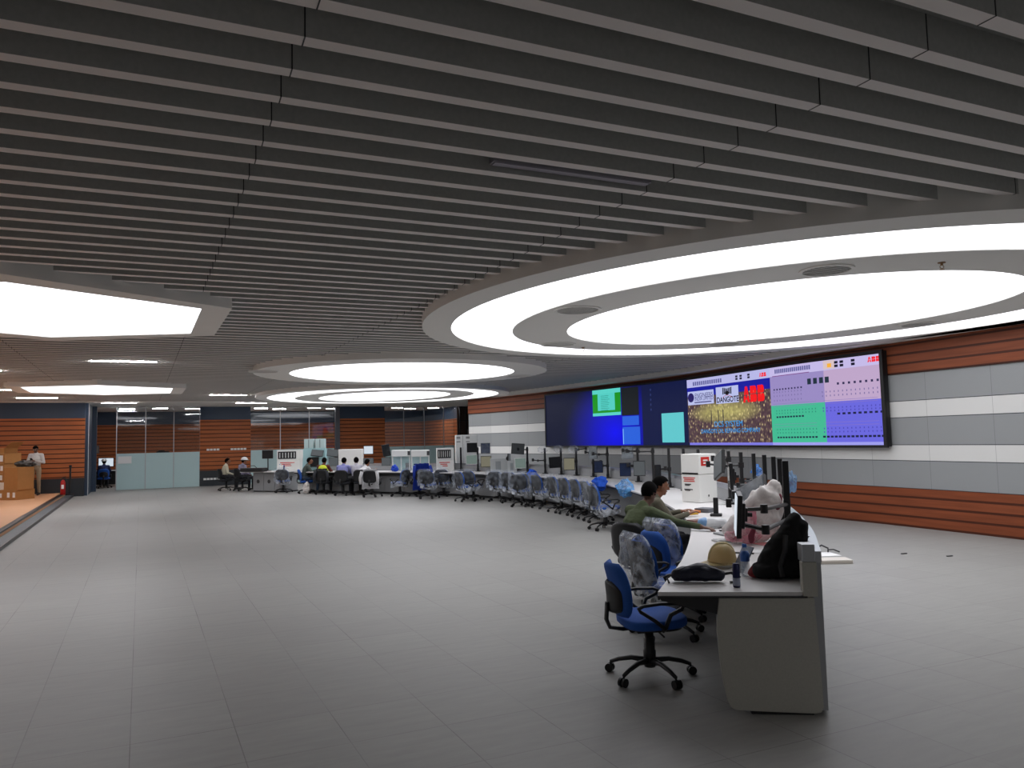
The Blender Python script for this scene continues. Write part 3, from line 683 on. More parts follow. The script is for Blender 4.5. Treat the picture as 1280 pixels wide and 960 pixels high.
# ------------------------------------------------------------------ long curved console
FC = spline([(0.90,4.89),(1.27,5.93),(1.62,7.12),(1.92,8.35),(2.10,9.6),(2.19,10.8),(2.22,12.0),(2.17,13.4),(2.04,14.8),(1.82,16.2),(1.50,17.5),(1.05,18.8),(0.45,20.0),(-0.30,21.2),(-1.2,22.3),(-2.2,23.35),(-3.5,24.35),(-5.2,25.35),(-7.05,26.3),(-7.75,26.65)], 0.2)
tip = Vector((0.90,4.89,0)); ax = (Vector((1.87,4.785,0))-tip).normalized(); nx = Vector((-ax.y,ax.x,0))
def FO(d):
    C = offset(FC, d)
    for i in range(len(C)-1):
        a, b = (C[i]-tip).dot(nx), (C[i+1]-tip).dot(nx)
        if a > 0 and i == 0: t_ = -a/(b-a); q = C[0]+(C[1]-C[0])*t_; break
        if a <= 0 < b: q = C[i].lerp(C[i+1], -a/(b-a)); break
    e = C[8]; return [q.lerp(e, k/8) if k < 8 else C[k] for k in range(len(C))] if False else _blend(q, C)
def _blend(q, C):
    # keep the curve, but start it exactly on the end plane
    S = spline([(q.x,q.y),(C[6].x,C[6].y),(C[9].x,C[9].y)], 0.05); out = []
    L = [(S[i]-q).length for i in range(len(S))]; e = (C[6]-q).length
    for k in range(6):
        t = e*k/6; j = min(range(len(S)), key=lambda i: abs(L[i]-t)); out.append(S[j])
    out[0] = q; return out+C[6:]
cd = empty('control_console', (FC[0].x,FC[0].y,0), 0, 'long curved white-topped control console with grey panels sweeping across the hall', 'desk')
def cl(C): return [p-Vector((FC[0].x,FC[0].y,0)) for p in C]
bm = NB(); slab(bm, cl(FO(0.0)), cl(FO(-0.92)), 0.725, 0.75); mk('worktop', bm, DESKTOP, cd)
bm = NB(); slab(bm, cl(FO(0.001)), cl(FO(-0.012)), 0.70, 0.7255); mk('edge_trim', bm, BLACK, cd)
def taper(C1, C2, C3):  # dark sloping apron under the front overhang
    bm = NB(); n = len(C1); R = [[bm.verts.new((p.x,p.y,z)) for p in C] for C, z in ((C1,0.715),(C2,0.715),(C2,0.60),(C3,0.695))]
    for i in range(n-1):
        for a in range(4): bm.faces.new((R[a][i],R[a][i+1],R[(a+1)%4][i+1],R[(a+1)%4][i]))
    bm.faces.new([r[0] for r in R]); bm.faces.new([r[-1] for r in R][::-1]); bmesh.ops.recalc_face_normals(bm, faces=bm.faces[:]); return bm
mk('apron', taper(cl(FO(-0.01)), cl(FO(-0.40)), cl(FO(-0.02))), BLACK, cd)
FB = cl(FO(-0.42)); FBb = cl(FO(-0.93))
step = 4
for i in range(1, len(FB)-1, step):
    j = min(i+step, len(FB)-1)
    bm = NB(); a = FB[i:j+1]; b_ = FBb[i:j+1]
    if len(a) < 2: break
    d = (a[-1]-a[0]).normalized()*0.006; aa = [a[0]+d]+a[1:-1]+[a[-1]-d]; bb = [b_[0]+d]+b_[1:-1]+[b_[-1]-d]
    slab(bm, aa, bb, 0.07, 0.72); mk('cabinet_panel', bm, DESKPAN, cd)
bm = NB(); slab(bm, cl(FO(-0.47))[1:], cl(FO(-0.90))[1:], 0.0, 0.07); mk('plinth', bm, BLACK, cd)
bm = NB(); slab(bm, cl(FO(-0.93)), cl(FO(-0.985)), 0.03, 0.93); mk('back_panel', bm, DESKPAN, cd)
bm = NB(); slab(bm, cl(FO(-0.925)), cl(FO(-0.99)), 0.93, 1.00); mk('back_rail', bm, ALU, cd)
# sculpted end panel, seen full on
t0 = (FC[1]-FC[0]).normalized(); n0 = -Vector((-t0.y,t0.x,0))
ang = math.atan2(n0.y, n0.x)
# the end panel is cut square to the photo's viewer: from the front tip to the back rail
out = [(0.385,0.715),(0.372,0.62),(0.368,0.5),(0.375,0.38),(0.385,0.26),(0.400,0.16),(0.415,0.085),(0.43,0.045),(0.46,0.025),(0.95,0.012),(0.985,0.02),(1.0,0.05),(0.99,0.4),(0.975,0.715)]
bm = NB(); R = []
for k, off in enumerate((-0.012,0.04)):
    R.append([bm.verts.new(tip+ax*(s*0.985)+nx*off+Vector((0,0,z))-Vector((0.90,4.89,0))) for s, z in out])
bm.faces.new(R[0]); bm.faces.new(R[1][::-1])
for i in range(len(out)): bm.faces.new((R[0][i],R[0][(i+1)%len(out)],R[1][(i+1)%len(out)],R[1][i]))
bmesh.ops.recalc_face_normals(bm, faces=bm.faces[:]); bmesh.ops.bevel(bm, geom=[e for e in bm.edges if e.calc_face_angle(0) > 1.2], offset=0.004, segments=2, affect='EDGES')
ep = mk('end_panel', bm, DESKGREY, cd)
def axb(name, s0, s1, o0, o1, z0, z1, m, parent=cd, org=Vector((0.90,4.89,0))):
    bm = NB(); c = tip+ax*((s0+s1)/2)+nx*((o0+o1)/2)+Vector((0,0,(z0+z1)/2))-org
    rbox(bm, c, (s1-s0,abs(o1-o0),z1-z0), 0.006, rz(math.atan2(ax.y,ax.x))); return mk(name, bm, m, parent)
axb('end_trim', 0.01, 0.92, -0.022, 0.01, 0.716, 0.726, BLACK); axb('foot', 0.55, 0.93, 0.0, 0.3, 0.0, 0.03, BLACK)
axb('rail_end_cap', 0.895, 0.985, -0.015, 0.05, 0.72, 0.935, DESKGREY); axb('rail_end_fitting', 0.90, 0.98, -0.01, 0.10, 0.935, 1.045, ALU)
# small straight desk at the far left with its own cabinets
dA, dB = onz(303,590.5,0.75), onz(346,590.7,0.75); dA = Vector((-9.85,27.9,0)); dB = Vector((-8.35,27.2,0))
d_ = (dB-dA); sd = empty('side_desk', (dA+dB)/2, math.atan2(d_.y,d_.x), 'straight white-topped desk with grey cabinets at the far left end of the row', 'desk')
Ls = d_.length+0.5
bm = NB(); rbox(bm, (-0.1,0.45,0.735), (Ls,0.9,0.03), 0.004); mk('worktop', bm, DESKTOP, sd)
for i in range(3):
    bm = NB(); rbox(bm, (-0.5+i*0.52,0.55,0.37), (0.5,0.65,0.66), 0.006); mk('cabinet', bm, DESKPAN, sd)
    g_ = mk('vent_grille', (lambda b: (cyl(b,(-0.5+i*0.52,0.22,0.38),(-0.5+i*0.52,0.215,0.38),0.07,n=16), b)[1])(NB()), DARKP, sd)
bm = NB(); rbox(bm, (0.05,0.55,0.02), (1.6,0.6,0.04), 0.004); mk('plinth', bm, BLACK, sd)

# ------------------------------------------------------------------ task chairs (face +Y)
def build_chair(name, full_shell, film, blue=True):
    t = empty(name)
    up = BLUE if blue else CHAR
    bm = NB(); pillow(bm, 0.50, 0.47, 0.075, (0,0.02,0.465), Matrix.Rotation(math.radians(2),3,'X')); mk('seat', bm, up, t, True)
    bm = NB(); pillow(bm, 0.44, 0.40, 0.03, (0,0.02,0.42)); s_ = mk('seat_pan', bm, SHELL, t, True)
    # backrest: curved tall pad
    def pad(th, w0, z0, z1, yoff, m, nm, bulge=0.0):
        bm = NB(); nx_, nz_ = 12, 14; F_, B_ = [], []
        for j in range(nz_+1):
            v = j/nz_; z = z0+(z1-z0)*v; rowf, rowb = [], []
            hw = w0/2*min(1,(1-abs(2*v-1)**4.5*0.45))*(1.0-0.10*(v-0.3)**2)
            for i in range(nx_+1):
                u_ = -1+2*i/nx_; x = u_*hw
                y = -0.235-0.14*(z-0.5)+0.05*math.sin(PI*min(1,max(0,(z-0.5)/0.5)))*0.6+0.05*u_*u_+yoff
                tt = th*(max(0.0,1-abs(u_)**6)**0.5)*(max(0.0,1-abs(2*v-1)**8)**0.5)
                rowf.append(bm.verts.new((x,y+tt*0.5,z))); rowb.append(bm.verts.new((x,y-tt*0.5-0.002,z)))
            F_.append(rowf); B_.append(rowb)
        for j in range(nz_):
            for i in range(nx_):
                bm.faces.new((F_[j][i+1],F_[j][i],F_[j+1][i],F_[j+1][i+1])); bm.faces.new((B_[j][i],B_[j][i+1],B_[j+1][i+1],B_[j+1][i]))
        for j in range(nz_):
            bm.faces.new((F_[j][0],B_[j][0],B_[j+1][0],F_[j+1][0])); bm.faces.new((B_[j][-1],F_[j][-1],F_[j+1][-1],B_[j+1][-1]))
        for i in range(nx_):
            bm.faces.new((B_[0][i],F_[0][i],F_[0][i+1],B_[0][i+1])); bm.faces.new((F_[-1][i],B_[-1][i],B_[-1][i+1],F_[-1][i+1]))
        return mk(nm, bm, m, t, True)
    pad(0.07, 0.45, 0.51, 0.955, 0.0, up, 'backrest')
    if full_shell: pad(0.02, 0.455, 0.505, 0.955, -0.045, SHELL, 'back_shell')
    else: pad(0.025, 0.34, 0.54, 0.80, -0.055, SHELL, 'back_shell')
    bm = NB(); tube(bm, [(0,0.0,0.40),(0,-0.2,0.39),(0,-0.29,0.41),(0,-0.315,0.48),(0,-0.305,0.62)], 0.016, 8, sx=1.8); mk('back_stem', bm, BLACK, t, True)
    for s in (-1,1):
        bm = NB(); x = 0.275*s
        tube(bm, [(0.235*s,0.03,0.425),(x,0.035,0.46),(x,0.075,0.56),(x,0.155,0.60),(x,0.17,0.63),(x,0.13,0.648),(x,0.0,0.652),(x,-0.12,0.64),(x,-0.155,0.62),(x,-0.14,0.595),(x,-0.04,0.52),(x,0.03,0.45)], 0.0145, 8, sx=1.3); mk('armrest', bm, BLACK, t, True)
    bm = NB(); lathe(bm, [(0.044,0.10),(0.046,0.20),(0.040,0.21),(0.040,0.30),(0.034,0.305),(0.034,0.41)], n=14); mk('gas_lift', bm, BLACK, t, True)
    bm = NB(); rbox(bm, (0,0.0,0.39), (0.17,0.22,0.05), 0.01); tube(bm, [(0.08,0.03,0.39),(0.2,0.03,0.385),(0.25,0.03,0.38)], 0.007, 6); mk('tilt_mechanism', bm, BLACK, t)
    bm = NB(); lathe(bm, [(0.04,0.075),(0.045,0.10),(0.04,0.15),(0.033,0.155)], n=14); mk('hub', bm, BLACK, t, True)
    for k in range(5):
        a = 2*PI*k/5+0.3; d = Vector((math.cos(a),math.sin(a),0)); 
        bm = NB(); tube(bm, [d*0.03+Vector((0,0,0.12)), d*0.14+Vector((0,0,0.125)), d*0.24+Vector((0,0,0.10)), d*0.305+Vector((0,0,0.075))], [0.024,0.020,0.016,0.013], 8); lg = mk('leg', bm, BLACK, t, True)
        bm = NB(); q = d*0.305; s_ = Vector((-d.y,d.x,0)); cyl(bm, q+Vector((0,0,0.05)), q+Vector((0,0,0.085)), 0.008, n=8)
        for w_ in (-1,1): cyl(bm, q+s_*(0.008*w_)+d*0.008+Vector((0,0,0.031)), q+s_*(0.026*w_)+d*0.008+Vector((0,0,0.031)), 0.031, n=14)
        mk('caster', bm, BLKM, lg)
    if film:
        # loose factory film over the backrest, crumpled, open below
        bm = NB(); rnd = random.Random(3); n_, rows = 26, 12; R = []
        for j in range(rows+1):
            v = j/rows; z = 0.43+0.60*v; ring = []
            k = 1.0 if v < 0.82 else math.sqrt(max(0.02,1-((v-0.82)/0.18)**2))
            for i in range(n_):
                a = 2*PI*i/n_; nsv = noise.noise(Vector((math.cos(a)*2.2,math.sin(a)*2.2,z*7)))*0.035
                hx = (0.25+nsv+0.03*(1-v))*(0.75+0.25*k); hy = (0.065+nsv*0.8+0.03*(1-v))*k
                yc = -0.24-0.13*(z-0.5)
                ring.append(bm.verts.new((hx*math.copysign(abs(math.cos(a))**0.7,math.cos(a)), yc+hy*math.copysign(abs(math.sin(a))**0.8,math.sin(a)), z+0.02*math.sin(3*a+1)*(1-v))))
            R.append(ring)
        for a_, b_ in zip(R, R[1:]):
            for i in range(n_): bm.faces.new((a_[i],a_[(i+1)%n_],b_[(i+1)%n_],b_[i]))
        bm.faces.new(R[-1]); mk('plastic_cover', bm, FILM, t, False)
        bm = NB(); R = []
        for j in range(6):
            v = j/5; z = 0.515-0.20*v; ring = []
            for i in range(n_):
                a = 2*PI*i/n_; nsv = noise.noise(Vector((math.cos(a)*2.5+7,math.sin(a)*2.5,z*9)))*0.05*(0.3+v)
                ring.append(bm.verts.new(((0.26+nsv)*math.copysign(abs(math.cos(a))**0.7,math.cos(a)), 0.02+(0.245+nsv)*math.copysign(abs(math.sin(a))**0.7,math.sin(a)), z+0.05*v*math.sin(2*a))))
            R.append(ring)
        bm.faces.new(R[0])
        for a_, b_ in zip(R, R[1:]):
            for i in range(n_): bm.faces.new((a_[i],a_[(i+1)%n_],b_[(i+1)%n_],b_[i]))
        mk('seat_film', bm, FILMS, t, False)
    return t
chA = build_chair('office_chair', False, False)           # blue, uncovered
chB = build_chair('office_chair', True, True)             # dark shell, film cover
chC = build_chair('office_chair', True, False, False)     # dark chair without film
_used = set()
GC = 'task chairs along the curved console'
def chair(proto, px, py, face, label, z=0.0, loc=None, skip=()):
    """face: heading in degrees, 0 = away from the camera (+Y), 90 = to the right (+X)"""
    p = loc if loc is not None else onz(px, py, z); r = -math.radians(face)
    if proto.name not in _used and not skip:
        _used.add(proto.name); proto.location = p; proto.rotation_euler = (0,0,r); tag(proto, label, 'chair', GC); return proto
    o = dup(proto, p, r, label, GC, skip); o['category'] = 'chair'; return o
N_ = 'swivel task chair '
chair(chA, 813, 846, 82, 'bright blue '+N_+'with black arms, nearest of all, at the console tip')
chair(chB, 0, 0, 74, 'blue '+N_+'in crumpled clear film, second from the console tip', loc=Vector((1.32,6.75,0)))
chair(chA, 0, 0, 68, 'bright blue uncovered '+N_+'third from the console tip, before the film-wrapped one', loc=Vector((1.53,7.40,0)))
chair(chB, 0, 0, 62, 'film-wrapped '+N_+'fourth from the console tip, beside the green sweater man', loc=Vector((1.73,7.92,0)))
chair(chC, 0, 0, 45, 'dark-backed '+N_+'carrying the person in the olive green jumper', loc=Vector((1.36,8.2,0)))
R_ = [(757,662,72,'B','dark-shelled film-wrapped '+N_+'just left of the green sweater man'),
 (748,652,78,'B','film-wrapped '+N_+'with bright blue pad, second left of the green sweater man'),
 (733,647,74,'B','film-wrapped '+N_+'third left of the green sweater man'),
 (717,643,66,'B','film-wrapped '+N_+'fourth left of the green sweater man'),
 (702,640,64,'B','film-wrapped '+N_+'below the black blank monitor'),
 (681,635,60,'B','film-wrapped '+N_+'below the empty wrapped monitor pole'),
 (667,631.5,60,'B','film-wrapped '+N_+'with a blue bag hanging on its back'),
 (653,633,22,'B','film-wrapped '+N_+'pulled out from the console, back fully wrapped'),
 (641,628.5,28,'B','dark-backed film-wrapped '+N_+'just behind the pulled-out wrapped chair'),
 (624,626.5,25,'B','dark-backed '+N_+'alone below the tilted black monitor'),
 (592,624.5,35,'B','film-wrapped '+N_+'right one of the pair under the tall white cabinet'),
 (583,626.5,55,'B','film-wrapped '+N_+'left one of the pair under the tall white cabinet'),
 (555,620,12,'B','dark-backed '+N_+'before the black-grille white box'),
 (536,623,10,'B','dark-backed '+N_+'in front of the blue jacket'),
 (524,620,-30,'C','dark '+N_+'with a bright blue jacket on it'),
 (500,620,-60,'B','dark-backed '+N_+'turned sideways to the left, alone on the floor'),
 (465,621,5,'C','dark-backed '+N_+'with a long white coat hanging over it'),
 (452,618.5,0,'C','dark-backed '+N_+'left of the white-coat chair'),
 (429,619,5,'C','dark-backed '+N_+'under the two men seated together'),
 (404,617.5,0,'C','dark-backed '+N_+'of the person in the yellow vest'),
 (383,616.5,70,'A','bright blue '+N_+'of the man in the grey-green jumper'),
 (354,615.5,-5,'B','dark-backed film-wrapped '+N_+'before the far left white cabinet'),
 (303,613.3,40,'C','dark '+N_+'under the man in the white hard hat'),
 (283,613.0,60,'C','dark '+N_+'under the man in the cream shirt at far left')]
CH = {}
for px, py, fc, k, lb in R_: CH[px] = chair({'A':chA,'B':chB,'C':chC}[k], px, py, fc, lb, skip=('_',))
for o_ in bpy.data.objects:
    if o_.parent and o_.name.startswith('plastic_cover') and any(w_ in o_.parent.get('label','') for w_ in ('second from the console tip','fourth from the console tip')):
        o_.material_slots[0].link = 'OBJECT'; o_.material_slots[0].material = FILM2

# ------------------------------------------------------------------ monitors, poles
POLE = FO(-0.86)
def pole_at(px, ztop=1.5, label='', stem=0.022, arms=(), base=True):
    p, tg, _ = atx(POLE, px, 1.3); t = empty('monitor_pole', (p.x,p.y,0.75), math.atan2(tg.y,tg.x), label, 'monitor pole', 'black monitor poles along the console')
    bm = NB(); rbox(bm, (0,0,(ztop-0.75)/2), (stem*2,stem*2,ztop-0.75), 0.004); mk('pole', bm, BLACK, t)
    bm = NB(); rbox(bm, (0,0,0.012), (0.12,0.12,0.024), 0.006); cyl(bm, (0,0,0.02), (0,0,0.10), 0.036, n=12); mk('clamp', bm, BLACK, t)
    for (z, L1, a1, L2, a2) in arms:
        q0 = Vector((0,0,z-0.75)); a = math.radians(a1)-math.atan2(tg.y,tg.x); b_ = math.radians(a2)-math.atan2(tg.y,tg.x)
        q1 = q0+Vector((math.cos(a)*L1,math.sin(a)*L1,0)); q2 = q1+Vector((math.cos(b_)*L2,math.sin(b_)*L2,0.02))
        bm = NB(); cyl(bm, q0-Vector((0,0,.035)), q0+Vector((0,0,.035)), 0.038, n=12); tube(bm, [q0,q1], 0.016, 8, sx=1.2); cyl(bm, q1-Vector((0,0,.03)), q1+Vector((0,0,.03)), 0.024, n=10); tube(bm, [q1,q2], 0.014, 8, sx=1.2); cyl(bm, q2-Vector((0,0,.025)), q2+Vector((0,0,.025)), 0.022, n=10); rbox(bm, q2, (0.05,0.05,0.08), 0.006)
        mk('arm', bm, BLACK, t)
    return t
def monitor(c, w, h, yaw, label, face=None, tilt=0.0, roll=0.0, lit=None, frame=None, film=False, plinth=None):
    """yaw: heading the screen faces, degrees, 180 = towards the camera"""
    t = empty('monitor', c, -math.radians(yaw-180), label, 'monitor', 'monitors along the console'); t.rotation_euler = (math.radians(tilt), math.radians(roll), -math.radians(yaw-180))
    fm = frame or BLACK
    bm = NB(); rbox(bm, (0,0.022,0), (w,0.035,h), 0.006); rbox(bm, (0,0.05,0), (w*0.6,0.03,h*0.6), 0.01); mk('housing', bm, fm, t)
    bm = NB(); rbox(bm, (0,0.0,0), (w*0.93,0.006,h*0.90), 0.001); mk('screen', bm, face or SCR, t)
    bm = NB(); rbox(bm, (0,0.075,0), (0.10,0.02,0.10), 0.003); cyl(bm, (0,0.07,0), (0,0.12,0), 0.018, n=10); mk('mount', bm, BLACK, t)
    if film:
        bm = NB(); n_ = 10; V = [[bm.verts.new((-w*0.53+w*1.06*i/n_, -0.015+0.012*noise.noise(Vector((i*0.9,j*0.8,w*9))), -h*0.54+h*1.08*j/n_)) for i in range(n_+1)] for j in range(n_+1)]
        for j in range(n_):
            for i in range(n_): bm.faces.new((V[j][i],V[j][i+1],V[j+1][i+1],V[j+1][i]))
        mk('plastic_cover', bm, FILM, t)
    if plinth:
        bm = NB(); cyl(bm, (0,0.06,-0.02), (0,0.07,plinth+0.01), 0.02, n=10); rbox(bm, (0,0.05,plinth+0.008), (0.24,0.18,0.016), 0.006); mk('stand', bm, BLACK, t)
    return t
SCG = mat('screen_greenish', (128,146,140), 0.3, emit=0.55*EMK); SCB = mat('screen_beige', (150,146,126), 0.4, emit=0.5*EMK); SCN = mat('screen_navy', (34,48,78), 0.25)
SCGR = mat('screen_grey', (118,124,128), 0.3, emit=0.4*EMK); SCW = mat('screen_white', (206,216,226), 0.3, emit=0.9*EMK); SCD = mat('screen_dim', (60,64,66), 0.25)
P_ = 'black monitor pole '
pole_at(576,1.50,P_+'right of the black-grille white box at far end',arms=[])
pole_at(597,1.50,P_+'beside the tall white cabinet carrying two monitors',arms=[(1.43,0.12,180,0.10,200),(1.1,0.12,180,0.1,200)])
pole_at(617.5,1.16,P_+'shorter than the rest, right of the beige-screen monitor',arms=[(1.05,0.12,160,0.1,180)])
pole_at(659,1.50,P_+'carrying the tilted black monitor',arms=[(1.42,0.15,180,0.12,200),(1.05,0.12,180,0.1,200)])
pole_at(681,1.46,P_+'with no monitor, top wrapped in crumpled film',arms=[(1.12,0.20,190,0.16,150)])
pole_at(701,1.46,P_+'with wrapped top beside the black blank monitor',arms=[(1.15,0.1,180,0.08,190)])
pole_at(720,1.47,P_+'with wrapped top beside the beige-screen monitor',arms=[(1.42,0.16,60,0.2,10),(1.12,0.1,180,0.08,190)])
pole_at(741,1.46,P_+'behind the grey film-covered upper monitor',arms=[(1.35,0.1,180,0.08,190),(1.1,0.12,20,0.08,0)])
pole_at(759,1.50,P_+'with side arms and no monitor',arms=[(1.32,0.2,170,0.15,150),(1.05,0.12,190,0.1,170)])
pole_at(797,1.50,P_+'left of the bare leaning arm',arms=[(1.42,0.22,200,0.12,170),(1.1,0.12,180,0.1,190)])
pole_at(816,1.50,P_+'carrying a bare elbowed arm at its top',arms=[(1.42,0.28,170,0.26,150)])
pole_at(836,1.50,P_+'with a folded arm near the desk, left of the white carton',arms=[(1.10,0.2,190,0.12,330)])
pole_at(854.5,1.50,P_+'just left of the white carton'); pole_at(873,1.50,P_+'just above the white carton')
pole_at(911,1.50,P_+'first right of the white carton',arms=[(1.38,0.12,150,0.1,170)])
pole_at(926.5,1.50,P_+'second right of the white carton',arms=[(1.33,0.25,180,0.18,160),(1.12,0.1,20,0.1,0)])
pole_at(942.5,1.50,P_+'third right of the white carton',arms=[(1.12,0.2,180,0.1,190)])
pole_at(956,1.50,P_+'fourth from the near end of the console'); pole_at(967.5,1.50,P_+'third from the near end of the console',arms=[(1.10,0.25,180,0.2,200)])
pole_at(975.5,1.50,P_+'second from the near end of the console',arms=[(1.08,0.3,185,0.25,200)])
pn = pole_at(982.5,1.50,P_+'nearest and thickest looking, rising beside the plastic bags',stem=0.026,arms=[])
# long near arms reaching left to the edge-on monitor
def arm_between(p, q, label, mid=None):
    t = empty('arm', Vector(p)-pn.location); t.rotation_euler.z = -pn.rotation_euler.z; t.location = Matrix.Rotation(-pn.rotation_euler.z,3,'Z') @ (Vector(p)-pn.location); t.parent = pn; v = Vector(q)-Vector(p); m_ = (Vector(mid)-Vector(p)) if mid is not None else v*0.5
    bm = NB(); tube(bm, [(0,0,0), m_], 0.017, 8, sx=1.2); mk('rear_link', bm, BLACK, t); bm = NB(); tube(bm, [m_, v], 0.017, 8, sx=1.2); mk('front_link', bm, BLACK, t)
    bm = NB()
    for q_ in (Vector((0,0,0)), m_, v): cyl(bm, q_-Vector((0,0,0.035)), q_+Vector((0,0,0.035)), 0.03, n=12)
    mk('joint', bm, BLACK, t); return t
pz = pn.location
arm_between((pz.x,pz.y,0.99), onY(926,655,5.85), 'black monitor arm folded low behind the black jacket', onY(957,662,5.75))
arm_between((pz.x,pz.y,1.12), onY(926,637,6.2), 'black monitor arm reaching left above the low folded arm', onY(955,636,6.1))
d0 = 5.75
monitor(onY(919.5,642,d0), 0.48, 0.31, 285, 'thin black monitor seen nearly edge-on with bright screen, beside the hard hat', SCW, roll=0, tilt=-4)
monitor(onY(936,617,7.6), 0.42, 0.28, 235, 'tilted film-covered monitor leaning behind the edge-on one', SCD, roll=-28, tilt=-30, film=True)
monitor(onY(897,581,9.2), 0.36, 0.30, 268, 'tilted monitor with reflective screen right of the white carton', SCGR, roll=-18, tilt=-8)
monitor(onY(911,595,9.2), 0.36, 0.32, 282, 'dark monitor seen edge-on below the tilted reflective one', SCR)
def mon_px(px, py, wpx, hpx, yaw, label, off=-0.62, **k):
    p, tg, _ = atx(FO(off), px, 1.3); d = p.y; c = onY(px, py, d); sc = (c-Vector((0,0,H))).dot(FW)/F
    return monitor(c, wpx*sc, hpx*sc, yaw, label, **k)
mon_px(590,559.5,13,12,180,'black square monitor high on the pole before the tall white cabinet',face=SCR)
mon_px(589.5,574.5,14,12,180,'white-framed monitor with greenish screen under the black one',face=SCG,frame=WHITE)
mon_px(607,560.3,12,13,165,'dark monitor high up left of the bare wall, facing the camera',face=SCN,film=True)
mon_px(607.5,577,13.5,14,180,'black-framed monitor with beige film-covered screen, far one of two',face=SCB)
mon_px(647.5,561,16.5,13.5,170,'large tilted black monitor high above the chairs',face=SCD,roll=5)
mon_px(650.5,579,14,13,175,'white-framed monitor with greenish screen below the tilted one',face=SCG,frame=WHITE)
mon_px(637,573,5,12,120,'narrow grey monitor turned sideways beside the white-framed one',face=SCGR)
mon_px(693.5,578,15,14,190,'solid black blank monitor facing the camera',face=SCR,roll=-3)
mon_px(711.5,580,14,15.5,190,'black-framed monitor with beige film-covered screen, near one of two',face=SCB)
mon_px(741,565.5,10.5,16,200,'grey film-covered upright monitor hung high',face=SCGR,film=True)
mon_px(748,583.5,11,15,200,'small navy monitor below the grey film-covered one',face=SCN)
mon_px(784,566,14.5,15,200,'grey upright monitor directly under the video wall glow',face=SCGR,film=True)
mon_px(781.5,587,14,17,195,'dark navy monitor above the green sweater man, left of two',face=SCN)
mon_px(799,585.5,14.5,19,190,'grey-screened monitor above the green sweater man, right of two',face=SCGR)
mon_px(823,591.5,11,21,140,'black monitor turned away above the second seated man',face=SCR)
# film wads on pole tops
def wad(c, r, label, m=None, parent=None, seed=1, sc=(1,1,1), nm='plastic_film', cat='plastic film'):
    bm = NB(); bmesh.ops.create_icosphere(bm, subdivisions=3, radius=1.0)
    for v in bm.verts:
        k = 1+0.42*noise.noise(v.co*2.3+Vector((seed*3.1,0,0)))+0.2*noise.noise(v.co*6+Vector((0,seed,0))); v.co = Vector((v.co.x*sc[0],v.co.y*sc[1],v.co.z*sc[2]))*r*k
    return tag(mk(nm, bm, m or FILM, None, False, loc=c), label, cat)
for px, lb in ((681,'first'),(701,'second'),(720,'third')):
    p, tg, _ = atx(POLE, px, 1.3); wad((p.x-0.06,p.y,1.43), 0.13, 'crumpled clear film bunched on a pole top, %s from the left' % lb, seed=px, sc=(1,1,.8))

# ------------------------------------------------------------------ cartons and consoles on the far desks
def carton(c, w, d, h, yaw, label, split=0.48, kind='logo', name='white_carton', cat='box'):
    """c: centre of the base; front face looks along yaw heading"""
    t = empty(name, c, -math.radians(yaw-180), label, cat)
    bm = NB(); rbox(bm, (0,0,h*(1-split)/2), (w,d,h*(1-split)-0.006), 0.008); mk('lower_unit', bm, CARDW, t)
    bm = NB(); rbox(bm, (0,0,h*(1-split/2)), (w,d,h*split-0.004), 0.008); mk('upper_unit', bm, CARDW, t)
    fy = -d/2-0.003
    if kind == 'grille':
        bm = NB(); rbox(bm, (-w*0.06,fy,h*(1-split*0.5)), (w*0.78,0.012,h*split*0.72), 0.003); g_ = mk('dark_panel', bm, BLACK, t)
        for i in range(6):
            bm = NB(); rbox(bm, (-w*0.06-w*0.31+i*w*0.124,fy-0.008,h*(1-split*0.5)), (w*0.028,0.006,h*split*0.5), 0.001); mk('bar', bm, WHITE, g_)
        bm = NB()
        for i, (a, b_) in enumerate(((0.0,0.62),(0.1,0.4),(-0.05,0.3))): rbox(bm, (-w*0.05-w*a*0.5,fy,h*(1-split)*(0.78-0.15*i)), (w*b_,0.004,h*0.035), 0.001, mi=0)
        mk('printed_lines', bm, RED, t)
    return t
# near white carton (two stacked units with a red square mark)
c = onz(874,629,0.75); cb = c+Vector((0.07,0.24,0))
ct = carton(cb, 0.36, 0.36, 0.71, 238, 'tall white carton pair with a red square mark, standing on the console', split=0.42)
def on_face(t, face, u0, z0, w, h, m, nm, d=0.36):
    bm = NB()
    if face == 'R': rbox(bm, (d/2+0.002,u0,z0), (0.004,w,h), 0.0015)
    else: rbox(bm, (u0,-d/2-0.002,z0), (w,0.004,h), 0.0015)
    return mk(nm, bm, m, t)
# ------------------------------------------------------------------ 
ctl = -math.radians(238-180)
